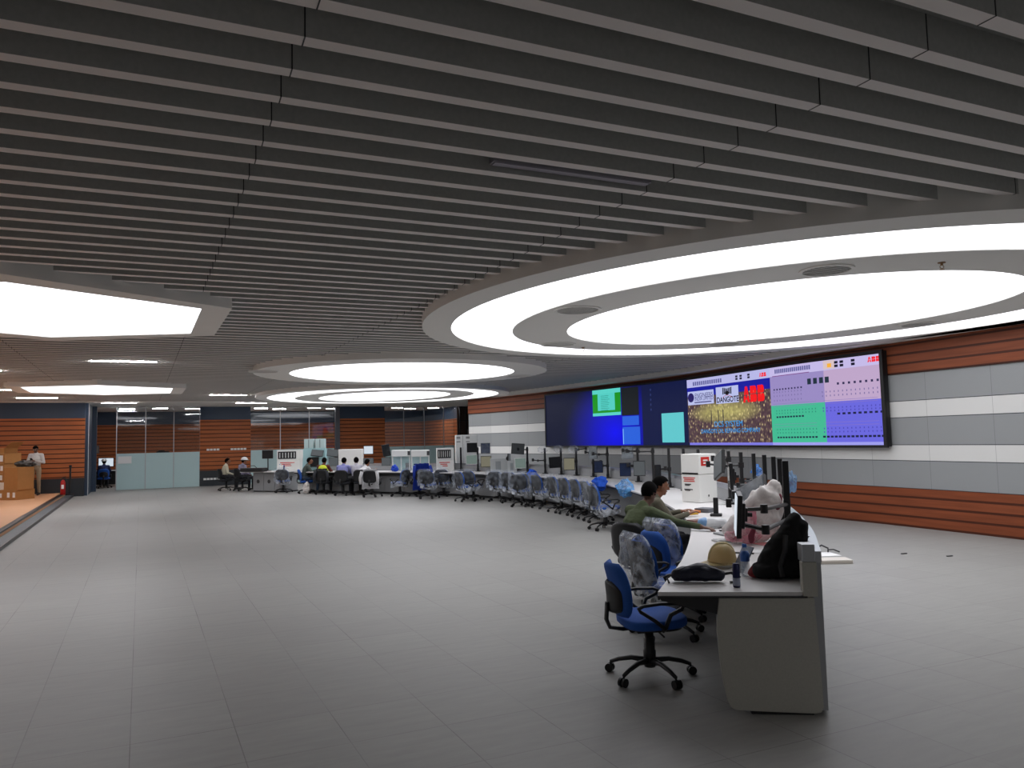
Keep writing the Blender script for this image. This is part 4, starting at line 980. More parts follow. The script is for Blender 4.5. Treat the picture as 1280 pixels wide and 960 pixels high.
# which local faces look at the camera: -Y (front) and +X / -X; put marks on both
v = Vector((0,0,0))-cb; vl = Vector((v.x*math.cos(-ctl)-v.y*math.sin(-ctl), v.x*math.sin(-ctl)+v.y*math.cos(-ctl)))
print('carton local view dir', vl.normalized())
sg = 1 if vl.x > 0 else -1
for k in (0,):
    # front(-Y) face and side face
    on_face(ct, 'R', -0.05, 0.60, 0.17, 0.13, RED, 'red_mark')
    bm = NB(); rbox(bm, (0.187,-0.05,0.615), (0.004,0.09,0.022), 0.001); rbox(bm, (0.187,-0.015,0.59), (0.004,0.022,0.07), 0.001); rbox(bm, (0.187,-0.06,0.575), (0.004,0.06,0.02), 0.001); mk('mark_glyph', bm, CARDW, ct)
    bm = NB()
    for zz, ww in ((0.36,0.24),(0.335,0.20),(0.31,0.22)): rbox(bm, (-0.02,-0.183,zz), (ww,0.004,0.012), 0.001)
    mk('red_lines', bm, RED, ct)
    bm = NB()
    for zz, ww, y in ((0.265,0.13,-0.05),(0.25,0.10,-0.06),(0.19,0.17,-0.04),(0.175,0.11,-0.06)): rbox(bm, (y,-0.183,zz), (ww,0.004,0.012), 0.001)
    mk('black_lines', bm, DARKP, ct)
    bm = NB(); rbox(bm, (0.0,-0.183,0.425), (0.32,0.006,0.022), 0.001); rbox(bm, (0.184,0.0,0.10), (0.004,0.02,0.03), 0.001); mk('strap', bm, BLACK, ct)
def deskc(px, off): 
    p, tg, _ = atx(FO(off), px, 0.9); return p, tg
def base_on(px, off, z=0.75): p, tg = deskc(px, off); return Vector((p.x,p.y,z)), math.degrees(math.atan2(tg.x,tg.y))
def size_at(p, n): return n*(Vector((p[0],p[1],H))-Vector((0,0,H))).dot(FW)/F
for px, wpx, hpx, lb, kd in [(556.5,21,29,'white equipment box with black grille window and red print, right of the frosted glass','grille')]:
    p, tg = base_on(px, -0.62); carton(p, size_at(p,wpx), 0.45, size_at(p,hpx), 172, lb, 0.5, kd, 'equipment_box', 'equipment')
    bm = NB()
pL = Vector((-8.35,28.2,0.75)); carton(pL, 0.86, 0.4, 0.76, 180, 'white equipment box with small black grille at the far left desk', 0.5, 'grille', 'equipment_box', 'equipment')
p, tg = base_on(439, -0.7); carton(p, size_at(p,28), 0.45, size_at(p,27), 180, 'pinkish white equipment box behind the two men seated together', 0.5, 'x', 'equipment_box', 'equipment')
# tall white cabinet standing behind the console
p, tg, _ = atx(FO(-1.7), 583, 1.3); t = empty('tall_white_cabinet', (p.x,p.y,0), math.radians(8), 'tall white cabinet with small black vents standing behind the console', 'cabinet')
wd = size_at(p,27); bm = NB(); rbox(bm, (0,0,0.95), (wd,0.5,1.9), 0.01); mk('body', bm, WHITE, t)
for x in (-0.38,0.05):
    bm = NB()
    for z in (1.83,1.79,1.68): rbox(bm, (x*wd,-0.252,z), (wd*0.17,0.01,0.022), 0.002)
    mk('vent', bm, DARKP, t)
bm = NB(); rbox(bm, (-0.18*wd,-0.251,0.95), (0.008,0.006,1.86), 0.001); mk('door_seam', bm, DARKP, t)
# pale low cabinets beyond, mid row
for px, w_, h_, lb in ((624,22,22,'pale grey window-like unit behind the console, left of the narrow turned monitor'),(640,12,19,'small pale unit beside the narrow turned monitor')):
    p, tg, _ = atx(FO(-0.72), px, 1.0); t = empty('pale_unit', (p.x,p.y,0.75), 0, lb, 'equipment'); a_, b_ = size_at(p,w_), size_at(p,h_)*0.8
    bm = NB(); rbox(bm, (0,0,b_/2), (a_,0.3,b_), 0.012); mk('body', bm, mat('pale_unit',(176,180,180),0.5), t)
    bm = NB(); rbox(bm, (-a_*0.05,-0.155,b_*0.5), (a_*0.3,0.01,b_*0.6), 0.003); mk('panel', bm, mat('unit_panel',(140,146,148),0.5), t)
# white hooded wall units in front of the frosted glass
for px, lb in ((501.5,'left one of two white hooded units before the frosted glass'),(525.5,'right one of two white hooded units before the frosted glass')):
    p, tg = base_on(px, -0.75); w_ = size_at(p,23); h_ = size_at(p,26); t = empty('hooded_unit', p, math.radians(8), lb, 'equipment')
    bm = NB(); rbox(bm, (0,0,h_*0.84), (w_,0.34,h_*0.32), 0.03); mk('hood', bm, WHITE, t)
    for s in (-0.46,0.0,0.46):
        bm = NB(); rbox(bm, (s*w_,0.0,h_*0.34), (w_*0.06,0.12,h_*0.68), 0.006); mk('post', bm, WHITE, t)
    bm = NB(); rbox(bm, (0,0.12,h_*0.34), (w_*0.92,0.01,h_*0.66), 0.003); mk('glass_panel', bm, FROST, t)
    bm = NB(); rbox(bm, (0.42*w_,-0.172,h_*0.84), (0.09,0.01,0.14), 0.003); mk('badge', bm, DARKP, t)
# tall teal cabinet with two boxes on top, left group
p, tg = base_on(394, -0.7); w_ = size_at(p,29); h_ = size_at(p,28)
t = empty('teal_cabinet', (p.x,p.y,0.75), math.radians(4), 'pale teal sloped cabinet behind the man in the grey-green jumper', 'cabinet')
bm = NB(); vs = box(bm, (0,0,h_/2), (w_,0.4,h_)); 
for v in vs:
    if v.co.z > h_*0.9: v.co.x *= 0.9
bmesh.ops.bevel(bm, geom=bm.edges[:], offset=0.01, segments=2, affect='EDGES'); mk('body', bm, TEALP, t)
bm = NB(); rbox(bm, (w_*0.02,-0.21,h_*0.4), (w_*0.36,0.03,h_*0.42), 0.006); mk('dark_door', bm, BLACK, t)
for dx, lb in ((-0.24,'left one of two pale boxes on top of the teal cabinet'),(0.24,'right one of two pale boxes on top of the teal cabinet')):
    bm = NB(); rbox(bm, (0,0,0.17), (w_*0.40,0.3,0.34), 0.02); tb = empty('pale_box', (p.x+dx*w_,p.y,0.75+h_), math.radians(4), lb, 'box'); mk('body', bm, mat('pale_box',(176,196,196),0.5), tb)
    bm = NB(); rbox(bm, (0,-0.152,0.17), (w_*0.02,0.006,0.30), 0.001); mk('seam', bm, DARKP, tb)
def mon_w(px, py, wpx, hpx, yaw, label, off=-0.5, **k):
    return mon_px(px, py, wpx, hpx, yaw, label, off, **k)
mon_w(396.5,566,15,8.5,180,'wide grey tilted monitor above the man in the grey-green jumper',face=SCGR,tilt=-25,roll=6)
mon_w(416,566,14,9.5,170,'tilted monitor above the yellow vest, in thick black frame',face=SCGR,tilt=-25,roll=8)
mon_w(417,577,12,11,180,'grey-screened monitor in front of the person in the yellow vest',face=SCGR)
mon_w(460.5,562.5,12,10.5,180,'black-framed monitor with a white page above the white-coat chair',face=SCW)
mon_w(460.5,576,13,7,180,'low grey monitor above the white-coat chair',face=SCGR)
mon_w(483,563,10,15,150,'dark monitor tilted away, highest beside the hooded units',face=SCR,roll=-10)
mon_w(482.5,577,11.5,10.5,180,'grey-screened monitor left of the hooded units',face=SCGR)
monitor(Vector((-9.05,27.75,1.37)), 0.40, 0.31, 180, 'black monitor on a stand at the far left desk', SCR, plinth=-0.60)
# ------------------------------------------------------------------ people
_ico = None
def hull(bm, p0, r0, p1, r1, rot=None):
    global _ico
    if _ico is None:
        b0 = bmesh.new(); bmesh.ops.create_icosphere(b0, subdivisions=2, radius=1.0); _ico = [v.co.copy() for v in b0.verts]; b0.free()
    tb = bmesh.new()
    for p, r in ((p0,r0),(p1,r1)):
        r = (r,r,r) if isinstance(r,(int,float)) else r
        for c in _ico:
            q = Vector((c.x*r[0],c.y*r[1],c.z*r[2]))
            if rot is not None: q = rot @ q
            tb.verts.new(Vector(p)+q)
    bmesh.ops.convex_hull(tb, input=tb.verts[:], use_existing_faces=False)
    mp = {}
    for f in tb.faces:
        vs = []
        for v in f.verts:
            if v not in mp: mp[v] = bm.verts.new(v.co)
            vs.append(mp[v])
        bm.faces.new(vs)
    tb.free()
SKIN = mat('skin_brown', (128,82,58), 0.55); SKIND = mat('skin_deep', (92,60,44), 0.55); HAIR = mat('hair_black', (9,8,8), 0.95, spec=0.08)
EYEW = mat('eye_white', (210,205,198), 0.3); EYED = mat('eye_dark', (20,14,12), 0.3); LIP = mat('lip', (112,58,50), 0.5); SHOE = mat('shoe_black', (22,20,20), 0.5)
def cloth(n, rgb): return mat('cloth_'+n, rgb, 0.9, noise_amt=0.12, nscale=30, bump=0.25)
def figure(label, loc, heading, J, top, bottom, skin=SKIN, voxel=0.010, sleeves=True, hair=True, hat=None, vest=None, head_rot=(0,0), extra=None):
    t = empty('person', loc, -math.radians(heading), label, 'person')
    ms = [skin, top, bottom, SHOE]; prims = []
    def P(p0, r0, p1, r1, mi, rot=None): prims.append((Vector(p0), r0, Vector(p1), r1, mi, rot))
    V_ = {k: Vector(v) for k, v in J.items()}
    pel, wst, chs, nk, hd = V_['pelvis'], V_['waist'], V_['chest'], V_['neck'], V_['head']
    P(pel, (0.165,0.125,0.10), wst, (0.145,0.11,0.09), 2)
    P(wst, (0.15,0.115,0.09), chs, (0.172,0.125,0.11), 1)
    sl, sr = V_['shoulder_l'], V_['shoulder_r']
    P(chs, (0.175,0.13,0.11), (sl+sr)/2+Vector((0,-0.015,-0.03)), (0.178,0.105,0.075), 1)
    P(sl, 0.066, sr, 0.066, 1); P((sl+sr)/2, (0.125,0.085,0.06), nk+Vector((0,0,0.0)), 0.062, 1); P(nk, 0.052, hd-Vector((0,-0.005,0.06)), 0.05, 0)
    HR = Matrix.Rotation(math.radians(-head_rot[1]),3,'Z') @ Matrix.Rotation(math.radians(head_rot[0]),3,'X')
    def hp(x,y,z): return hd+HR@Vector((x,y,z))
    P(hp(0,-0.012,0.025), (0.074,0.092,0.082), hp(0,0.0,-0.01), (0.068,0.085,0.08), 0, HR); P(hp(0,0.01,-0.02), (0.06,0.07,0.06), hp(0,0.045,-0.085), (0.032,0.03,0.022), 0, HR)
    P(hp(0,0.085,0.012), 0.008, hp(0,0.104,-0.022), 0.012, 0); P(hp(0,0.09,-0.03), (0.016,0.01,0.008), hp(0,0.088,-0.028), (0.016,0.01,0.008), 0, HR)
    for s in (-1,1): P(hp(0.076*s,-0.005,0.012), (0.009,0.017,0.026), hp(0.078*s,-0.008,-0.012), (0.008,0.012,0.02), 0, HR); P(hp(0.03*s,0.078,0.034), (0.022,0.012,0.007), hp(0.031*s,0.078,0.032), (0.022,0.012,0.007), 0, HR)
    for s, c in ((-1,'l'),(1,'r')):
        sh, el, wr = V_['shoulder_'+c], V_['elbow_'+c], V_['wrist_'+c]
        P(sh, 0.066, el, 0.048, 1)
        if sleeves: P(el, 0.045, el.lerp(wr,0.92), 0.033, 1)
        else: P(el, 0.042, el.lerp(wr,0.5), 0.036, 0)
        P(el.lerp(wr,0.5), 0.034 if not sleeves else 0.025, wr, 0.026, 0)
        d = (V_.get('hand_'+c, wr+(wr-el).normalized()*0.09)-wr).normalized(); n = Vector((0,0,1)); 
        if abs(d.dot(n)) > 0.85: n = Vector((0,1,0))
        sd_ = d.cross(n).normalized(); n = sd_.cross(d).normalized(); rot = Matrix((sd_, d, n)).transposed()
        P(wr, (0.028,0.03,0.017), wr+d*0.075, (0.04,0.025,0.014), 0, rot)
        for i, (o, L_) in enumerate(((-0.031,0.062),(-0.011,0.072),(0.010,0.068),(0.030,0.052))):
            a = wr+d*0.085+sd_*o; b = a+d*L_*0.5-n*0.006; c_ = b+d*L_*0.42-n*0.024
            P(a, 0.0095, b, 0.0088, 0); P(b, 0.0088, c_, 0.0078, 0)
        th = -1 if c == 'l' else 1
        a = wr+d*0.03-sd_*0.028*th*-1*-1; b = a-sd_*0.028*th+d*0.032-n*0.012; P(a, 0.013, b, 0.011, 0); P(b, 0.011, b+d*0.03-n*0.008, 0.009, 0)
        hip, kn, an, toe = V_['hip_'+c], V_['knee_'+c], V_['ankle_'+c], V_['toe_'+c]
        P(hip, 0.088, kn, 0.060, 2); P(kn, 0.062, kn.lerp(an,0.4)+Vector((0,-0.01,0)), 0.056, 2); P(kn.lerp(an,0.4), 0.056, an+Vector((0,0,0.02)), 0.046, 2)
        P(an+Vector((0,-0.02,-0.04)), (0.04,0.045,0.035), toe, (0.042,0.04,0.026), 3); P(an, 0.042, an+Vector((0,0,-0.03)), 0.042, 3)
    bm = NB()
    for p0, r0, p1, r1, mi, rot in prims: hull(bm, p0, r0, p1, r1, rot)
    bmesh.ops.recalc_face_normals(bm, faces=bm.faces[:])
    o = mk('body', bm, ms, t)
    md = o.modifiers.new('r','REMESH'); md.mode = 'VOXEL'; md.voxel_size = voxel; md.use_smooth_shade = True
    m2 = o.modifiers.new('s','SMOOTH'); m2.iterations = 3; m2.factor = 0.5
    bpy.context.view_layer.update(); me = bpy.data.meshes.new_from_object(o.evaluated_get(bpy.context.evaluated_depsgraph_get())); o.modifiers.clear(); o.data = me
    me.materials.clear()
    for m in ms: me.materials.append(m)
    def dist(c, pr):
        p0, r0, p1, r1, mi, rot = pr; ab = p1-p0; L2 = ab.length_squared
        k = 0 if L2 < 1e-9 else max(0,min(1,(c-p0).dot(ab)/L2)); q = p0+ab*k
        a0 = r0 if isinstance(r0,(int,float)) else None; 
        if a0 is not None: return (c-q).length-(r0*(1-k)+ (r1 if isinstance(r1,(int,float)) else r1[0])*k)
        R_0 = Vector(r0); R_1 = Vector(r1) if not isinstance(r1,(int,float)) else Vector((r1,r1,r1)); rr = R_0.lerp(R_1,k); v = c-q
        if rot is not None: v = rot.transposed() @ v
        L = Vector((v.x/rr.x,v.y/rr.y,v.z/rr.z)).length; return (L-1)*min(rr)
    for p in me.polygons:
        c = p.center; p.material_index = min(prims, key=lambda pr: dist(c, pr))[4]; p.use_smooth = True
    # face
    bm = NB()
    for s in (-1,1): ell(bm, hp(0.029*s,0.079,0.018), (0.013,0.008,0.007), HR, 10, 0); ell(bm, hp(0.029*s,0.086,0.018), (0.006,0.004,0.006), HR, 8, 1)
    mk('eyes', bm, [EYEW, EYED], t, True)
    bm = NB(); ell(bm, hp(0,0.078,-0.056), (0.024,0.009,0.006), HR, 10); mk('mouth', bm, LIP, t, True)
    if hair:
        bm = NB(); vs = ell(bm, (0,0,0), (0.086,0.108,0.108), None, 28)
        for v in list(vs):
            c = v.co.copy()
            if (c.y > 0.045 and c.z < 0.045) or (c.z < -0.075) or (c.y > -0.04 and c.z < -0.03) or (c.y > 0.0 and c.z < 0.005): bm.verts.remove(v)
            else: v.co = hp(c.x*(1+0.03*noise.noise(c*40)), c.y-0.010+0.004*noise.noise(c*50), c.z+0.022)
        r_ = bmesh.ops.solidify(bm, geom=bm.faces[:], thickness=0.012); mk('hair', bm, HAIR, t, True)
    if hat:
        bm = NB(); vs = ell(bm, (0,0,0), (0.115,0.135,0.115), None, 24)
        for v in list(vs):
            if v.co.z < -0.02: bm.verts.remove(v)
            else: v.co = hp(v.co.x, v.co.y, v.co.z+0.045)
        bmesh.ops.solidify(bm, geom=bm.faces[:], thickness=0.006); h = mk('hard_hat', bm, hat, t, True)
        bm = NB(); rbox(bm, hp(0,0.13,0.035), (0.16,0.09,0.008), 0.003, HR); mk('brim', bm, hat, t)
    if vest:
        bm = NB(); hull(bm, wst+Vector((0,0,-0.02)), (0.165,0.132,0.09), chs, (0.192,0.146,0.118)); hull(bm, chs, (0.19,0.145,0.11), (sl+sr)/2+Vector((0,-0.015,-0.02)), (0.165,0.12,0.085)); bmesh.ops.recalc_face_normals(bm, faces=bm.faces[:])
        v = mk('safety_vest', bm, vest, t, True)
        bm = NB()
        for z in (0.02,): 
            c = wst.lerp(chs,0.4); n = 24; R = [[bm.verts.new(c+Vector((0.194*math.cos(2*PI*i/n),0.149*math.sin(2*PI*i/n),dz))) for i in range(n)] for dz in (-0.02,0.02)]
            for i in range(n): bm.faces.new((R[0][i],R[0][(i+1)%n],R[1][(i+1)%n],R[1][i]))
        mk('reflective_band', bm, mat('reflective',(214,218,208),0.3), v)
    if extra: extra(t, V_, hp)
    return t
def seated(lean=0.1, arms='desk', hand_r=None, hand_l=None, turn=0.0, slouch=0.0, seat=0.41):
    J = dict(pelvis=(0,-0.08,seat+0.10), waist=(0,-0.08+lean*0.25,seat+0.22), chest=(0,-0.07+lean*0.7,seat+0.39-slouch*0.3), neck=(0,-0.05+lean*1.25,seat+0.58-slouch), head=(0,0.0+lean*1.6,seat+0.71-slouch))
    sy = -0.06+lean*1.1; sz = seat+0.52-slouch
    for s, c in ((-1,'l'),(1,'r')):
        J['shoulder_'+c] = (0.17*s,sy,sz)
        if arms == 'desk': J['elbow_'+c] = (0.24*s,sy+0.14,sz-0.20); J['wrist_'+c] = (0.15*s,sy+0.38,max(0.79,sz-0.16))
        elif arms == 'lap': J['elbow_'+c] = (0.24*s,sy+0.04,sz-0.25); J['wrist_'+c] = (0.09*s,sy+0.26,seat+0.20)
        elif arms == 'front': J['elbow_'+c] = (0.23*s,sy+0.08,sz-0.24); J['wrist_'+c] = (0.06*s,sy+0.30,sz-0.12)
        J['hip_'+c] = (0.095*s,-0.05,seat+0.085); J['knee_'+c] = (0.13*s,0.38,seat+0.075); J['ankle_'+c] = (0.13*s,0.36,0.10); J['toe_'+c] = (0.14*s,0.49,0.035)
    if hand_r: J['elbow_r'], J['wrist_r'] = hand_r[:2]; 
    if hand_r and len(hand_r) > 2: J['hand_r'] = hand_r[2]
    if hand_l: J['elbow_l'], J['wrist_l'] = hand_l
    return J
def to_local(p, loc, heading):
    a = math.radians(heading); v = Vector(p)-Vector(loc); return (v.x*math.cos(a)-v.y*math.sin(a), v.x*math.sin(a)+v.y*math.cos(a), v.z)
DARKT = cloth('dark_trousers', (34,36,42)); JEAN = cloth('jeans', (44,62,84))
# the two near men
L1 = Vector((1.27,8.15,0)); h1 = 58
wr = to_local((1.93,7.88,0.79), L1, h1); el = to_local((1.70,8.12,0.82), L1, h1); hn = to_local((2.04,7.80,0.775), L1, h1)
def cable(t, V_, hp): pass
figure('person in an olive green jumper seen from behind, reaching right over the console', L1, h1, seated(0.15,'desk',hand_r=(el,wr,hn),slouch=0.0), cloth('olive', (72,82,54)), DARKT, SKIND, 0.007, head_rot=(-14,-20))
L2 = Vector((1.70,9.35,0))
figure('person in a brown-grey top with dark hair, in right profile beside the green jumper', L2, 86, seated(0.07,'desk',slouch=0.0), cloth('brown_grey', (92,88,74)), DARKT, SKIN, 0.007, head_rot=(-10,0))
def place_on(px, dy=0.0): c = CH[px]; return Vector(c.location), -math.degrees(c.rotation_euler.z)
def sit(px, label, top, bottom, heading=None, **k):
    loc, hd = place_on(px); J = k.pop('J', None) or seated(k.pop('lean',0.1), k.pop('arms','desk'), slouch=k.pop('slouch',0.0)); return figure(label, loc, hd if heading is None else heading, J, top, bottom, voxel=0.010, **k)
sit(283, 'person in a cream shirt seated at the far left, facing the hard hat wearer', cloth('cream', (206,200,178)), DARKT, arms='lap', lean=0.03)
sit(303, 'person in a lavender shirt and white hard hat seated beside the far left desk', cloth('lavender_grey', (142,136,158)), DARKT, arms='lap', lean=0.05, hat=WHITE)
sit(383, 'person in a grey-green jumper and jeans seated sideways facing right', cloth('grey_green', (72,80,74)), JEAN, heading=68, lean=0.08)
sit(404, 'person in a yellow high-visibility vest seen from behind', cloth('maroon', (92,40,34)), DARKT, heading=8, lean=0.08, vest=mat('hi_vis',(202,214,50),0.8))
sit(429, 'person in a lilac-blue shirt, left one of two seated shoulder to shoulder', cloth('lilac', (134,136,190)), DARKT, heading=5, lean=0.08)
l_, h_ = place_on(429); figure('person in a pale striped shirt, right one of two seated shoulder to shoulder', l_+Vector((0.42,0.10,0)), -12, seated(0.1), cloth('pale_stripe', (178,176,186)), DARKT, SKIND, 0.010)
sit(452, 'person in a white shirt leaning over the desk beside the white coat', cloth('white_shirt', (206,206,208)), DARKT, heading=28, lean=0.2, slouch=0.07)
# man standing on the platform looking at a phone
ms_ = onz(44,619.5,0.15)
J = dict(pelvis=(0,0,0.95), waist=(0,0.0,1.06), chest=(0,0.01,1.25), neck=(0,0.01,1.47), head=(0,0.05,1.60))
for s, c in ((-1,'l'),(1,'r')):
    J['shoulder_'+c] = (0.185*s,0.0,1.40); J['elbow_'+c] = (0.27*s,0.03,1.14); J['wrist_'+c] = (0.07*s,0.25,1.20); J['hip_'+c] = (0.095*s,0,0.90); J['knee_'+c] = (0.11*s,0.02,0.50); J['ankle_'+c] = (0.115*s,-0.01,0.10); J['toe_'+c] = (0.13*s,0.13,0.035); J['hand_'+c] = (0.02*s,0.31,1.23)
figure('person in pale shirt and beige trousers standing by the cartons, looking at a phone', ms_, 172, J, cloth('pale_shirt', (190,186,182)), cloth('khaki', (142,124,100)), SKIND, 0.010, head_rot=(-28,0))
bm = NB(); rbox(bm, (0,0,0), (0.075,0.012,0.15), 0.004, Matrix.Rotation(math.radians(-50),3,'X')); a = math.radians(172)
tag(mk('mobile_phone', bm, BLACK, None, loc=ms_+Vector((0.31*math.sin(a),0.31*math.cos(a),1.25)), rotz=-a), 'dark phone held in both hands by the standing person', 'phone')

# garments and bags hung on chairs ---------------------------------------
def drape(chair_, label, m, cat, w=0.50, z0=0.20, z1=0.86, name='jacket', seed=1, gap=0.11, slv=False):
    a = chair_.rotation_euler.z; t = empty(name, chair_.location, a, label, cat); bm = NB(); nx, nz = 16, 14; R = []
    prof = []
    for j in range(nz+1):
        v = j/nz; z = z1-(z1-z0)*v; prof.append((z, -0.235-0.14*(z-0.5)*0.9-gap+0.02))
    top = [(z1-0.03,-0.18),(z1+0.012,-0.24)]
    for z, y in top+prof:
        row = []
        for i in range(nx+1):
            u = -1+2*i/nx; k = noise.noise(Vector((u*2.5,z*5,seed)))
            hw = w/2*(0.86+0.22*(z1-z)/(z1-z0)); row.append(bm.verts.new((u*hw, y+0.03*k+0.05*u*u, z+0.02*noise.noise(Vector((u*3,seed,z))))))
        R.append(row)
    for a_, b_ in zip(R, R[1:]):
        for i in range(nx): bm.faces.new((a_[i],a_[i+1],b_[i+1],b_[i]))
    bmesh.ops.solidify(bm, geom=bm.faces[:], thickness=0.012); mk('back_cloth', bm, m, t, True)
    for s in (-1,1):
        bm = NB(); tube(bm, [(s*w*0.46,-0.28,z1-0.06),(s*w*0.54,-0.33,z1-0.25),(s*w*0.53,-0.31,z1-0.45)], [0.055,0.05,0.04], 10); mk('sleeve', bm, m, t, True)
    return t
drape(CH[465], 'long white coat hanging over the back of a dark chair', cloth('coat_white', (214,214,216)), 'coat', 0.52, 0.26, 0.87, 'coat', 3, gap=0.02)
drape(CH[524], 'bright blue jacket hung over a chair between the hooded units and the grille box', cloth('jacket_blue', (26,58,160)), 'jacket', 0.55, 0.20, 1.02, 'jacket', 5, gap=0.04)
drape(CH[404], 'dark garment over the chair of the yellow vest wearer', CHAR, 'garment', 0.42, 0.45, 0.86, 'garment', 6, gap=0.02)
wad(Vector(CH[667].location)+Vector((-0.02,0.02,0.80)), 0.13, 'blue cloth bundle on top of a wrapped chair back under the tilted monitor', cloth('bundle_blue', (28,84,196)), seed=4, nm='cloth_bundle', cat='cloth')
wad(Vector(CH[748].location)+Vector((0.05,-0.05,0.78)), 0.15, 'bright blue cloth bundle on a chair left of the green jumper', cloth('bundle_blue', (28,84,196)), seed=9, nm='cloth_bundle', cat='cloth')
wad(onz(788,638,0.42)+Vector((0.0,0.5,0.36)), 0.16, 'pale blue plastic bundle right behind the head of the green jumper', film_mat('blue_film', (90,160,220), 0.6), seed=11, nm='plastic_bundle', cat='plastic bag')
wad(onz(384,617,0)+Vector((0,-0.12,0.2)), 0.16, 'white plastic bag standing on the floor under the person in jeans', BAGW, seed=12, sc=(.7,.7,1.25), nm='plastic_bag', cat='bag')
p, tg = base_on(493.5, -0.25); wad(p+Vector((0,0,0.1)), 0.11, 'small bright blue bag on the desk before the hooded units', cloth('bag_blue', (28,70,190)), seed=14, nm='small_bag', cat='bag')
for px, h_, m_, lb in ((340,0.24,WHITE,'white bottle at the far left desk'),(344.5,0.22,cloth('bag_navy',(40,44,90)),'navy bottle at the far left desk')):
    q = Vector((-8.5 if px < 342 else -8.35,27.45,0.75)); t = empty('bottle', q, 0, lb, 'bottle'); bm = NB(); lathe(bm, [(0.035,0),(0.037,0.01),(0.037,h_*0.7),(0.015,h_*0.88),(0.015,h_)], n=14); mk('body', bm, m_, t, True); bm = NB(); lathe(bm, [(0.017,h_),(0.017,h_+0.02)], n=12); mk('cap', bm, BLUE, t)
bm = NB(); rbox(bm, (0,0,0.07), (0.95,0.35,0.14), 0.03); t = empty('equipment_bag', Vector((-9.55,27.75,0.75)), -0.3, 'long black bag lying on the far left desk under the monitor', 'bag'); mk('body', bm, BLACK, t)
bm = NB(); tube(bm, [(-0.2,-0.1,0.14),(-0.1,-0.1,0.22),(0.1,-0.1,0.22),(0.2,-0.1,0.14)], 0.012, 6); mk('handle', bm, BLACK, t)

# ------------------------------------------------------------------ things on the near end of the console
def remeshed(name, parts, m, voxel=0.012, disp=0.0, seed=0, parent=None, loc=None, it=3, freq=9.0):
    bm = NB()
    for p0, r0, p1, r1 in parts: hull(bm, p0, r0, p1, r1)
    bmesh.ops.recalc_face_normals(bm, faces=bm.faces[:]); o = mk(name, bm, m, parent, loc=loc)
    md = o.modifiers.new('r','REMESH'); md.mode = 'VOXEL'; md.voxel_size = voxel; m2 = o.modifiers.new('s','SMOOTH'); m2.iterations = it
    bpy.context.view_layer.update(); me = bpy.data.meshes.new_from_object(o.evaluated_get(bpy.context.evaluated_depsgraph_get())); o.modifiers.clear(); o.data = me; me.materials.clear(); me.materials.append(m)
    for p in me.polygons: p.use_smooth = True
    if disp:
        for v in me.vertices:
            if v.co.z > 0.012: v.co += v.normal*disp*(noise.noise(v.co*freq+Vector((seed,0,0)))+0.5*noise.noise(v.co*freq*2.3+Vector((0,seed,0))))
    return o
NYL = mat('nylon_navy', (16,20,42), 0.55, bump=0.3, nscale=25); NYB = mat('cloth_black', (11,11,13), 0.9, bump=0.4, nscale=14)
q = onz(874,729,0.75); t = empty('pouch_bag', q, math.atan2(ax.y,ax.x)-0.02, 'dark navy pouch bag lying at the near edge of the console', 'bag')
remeshed('body', [((-0.15,0.05,0.045),(0.04,0.05,0.04),(0.0,0.05,0.065),(0.09,0.07,0.062)), ((0,0.05,0.065),(0.09,0.07,0.062),(0.15,0.05,0.045),(0.03,0.05,0.04))], NYL, 0.008, 0.012, 3, t)
bm = NB(); tube(bm, [(-0.16,0.02,0.07),(-0.08,-0.0,0.11),(0.04,0.0,0.115),(0.15,0.02,0.075)], 0.003, 6); mk('zip', bm, BLACK, t)
bm = NB(); tube(bm, [(0.17,0.06,0.05),(0.22,0.05,0.06),(0.27,0.03,0.035),(0.25,0.0,0.01),(0.20,0.0,0.008)], 0.007, 6, sx=1.6); tube(bm, [(-0.17,0.05,0.05),(-0.21,0.02,0.03),(-0.20,-0.02,0.006)], 0.007, 6); mk('strap', bm, BLACK, t)
# hard hat
CREAM = mat('hat_cream', (240,220,166), 0.38)
q = onz(903,708,0.75); t = empty('hard_hat', q, math.radians(8), 'cream hard hat resting on the console behind the navy pouch', 'hard hat')
bm = NB(); n_ = 36; rows = 12; R = []
for j in range(rows+1):
    f = j/rows*PI/2; R.append([bm.verts.new((0.105*math.cos(f)**0.8*math.cos(2*PI*i/n_)*1.0, 0.125*math.cos(f)**0.8*math.sin(2*PI*i/n_), 0.035+0.135*math.sin(f)+(0.008 if abs(math.sin(2*PI*i/n_+PI/2)) > 5 else 0))) for i in range(n_)]) if j < rows else None
for a_, b_ in zip(R, R[1:]):
    if b_ is None: break
    for i in range(n_): bm.faces.new((a_[i],a_[(i+1)%n_],b_[(i+1)%n_],b_[i]))
bm.faces.new([r for r in R if r][-1]); bmesh.ops.solidify(bm, geom=bm.faces[:], thickness=0.004); mk('shell', bm, CREAM, t, True)
bm = NB(); tube(bm, [(-0.104*math.cos(a_)**0.8 if a_ < PI/2 else 0.104*abs(math.cos(a_))**0.8, 0, 0.037+0.136*math.sin(a_)) for a_ in [PI*i/20 for i in range(1,20)]], 0.007, 8, sx=1.6); mk('crown_ridge', bm, CREAM, t, True)
bm = NB(); V0, V1 = [], []
for i in range(21):
    a_ = PI*0.58+PI*0.84*i/20; k = 1-abs(i-10)/10.0; V0.append((0.10*math.cos(a_),0.12*math.sin(a_),0.04)); V1.append(((0.115+0.062*k**0.7)*math.cos(a_),(0.13+0.02*k)*math.sin(a_),0.026))
for z_ in (0,0.005):
    pass
A_ = [bm.verts.new(p) for p in V0]; B_ = [bm.verts.new(p) for p in V1]
for i in range(20): bm.faces.new((A_[i],A_[i+1],B_[i+1],B_[i]))
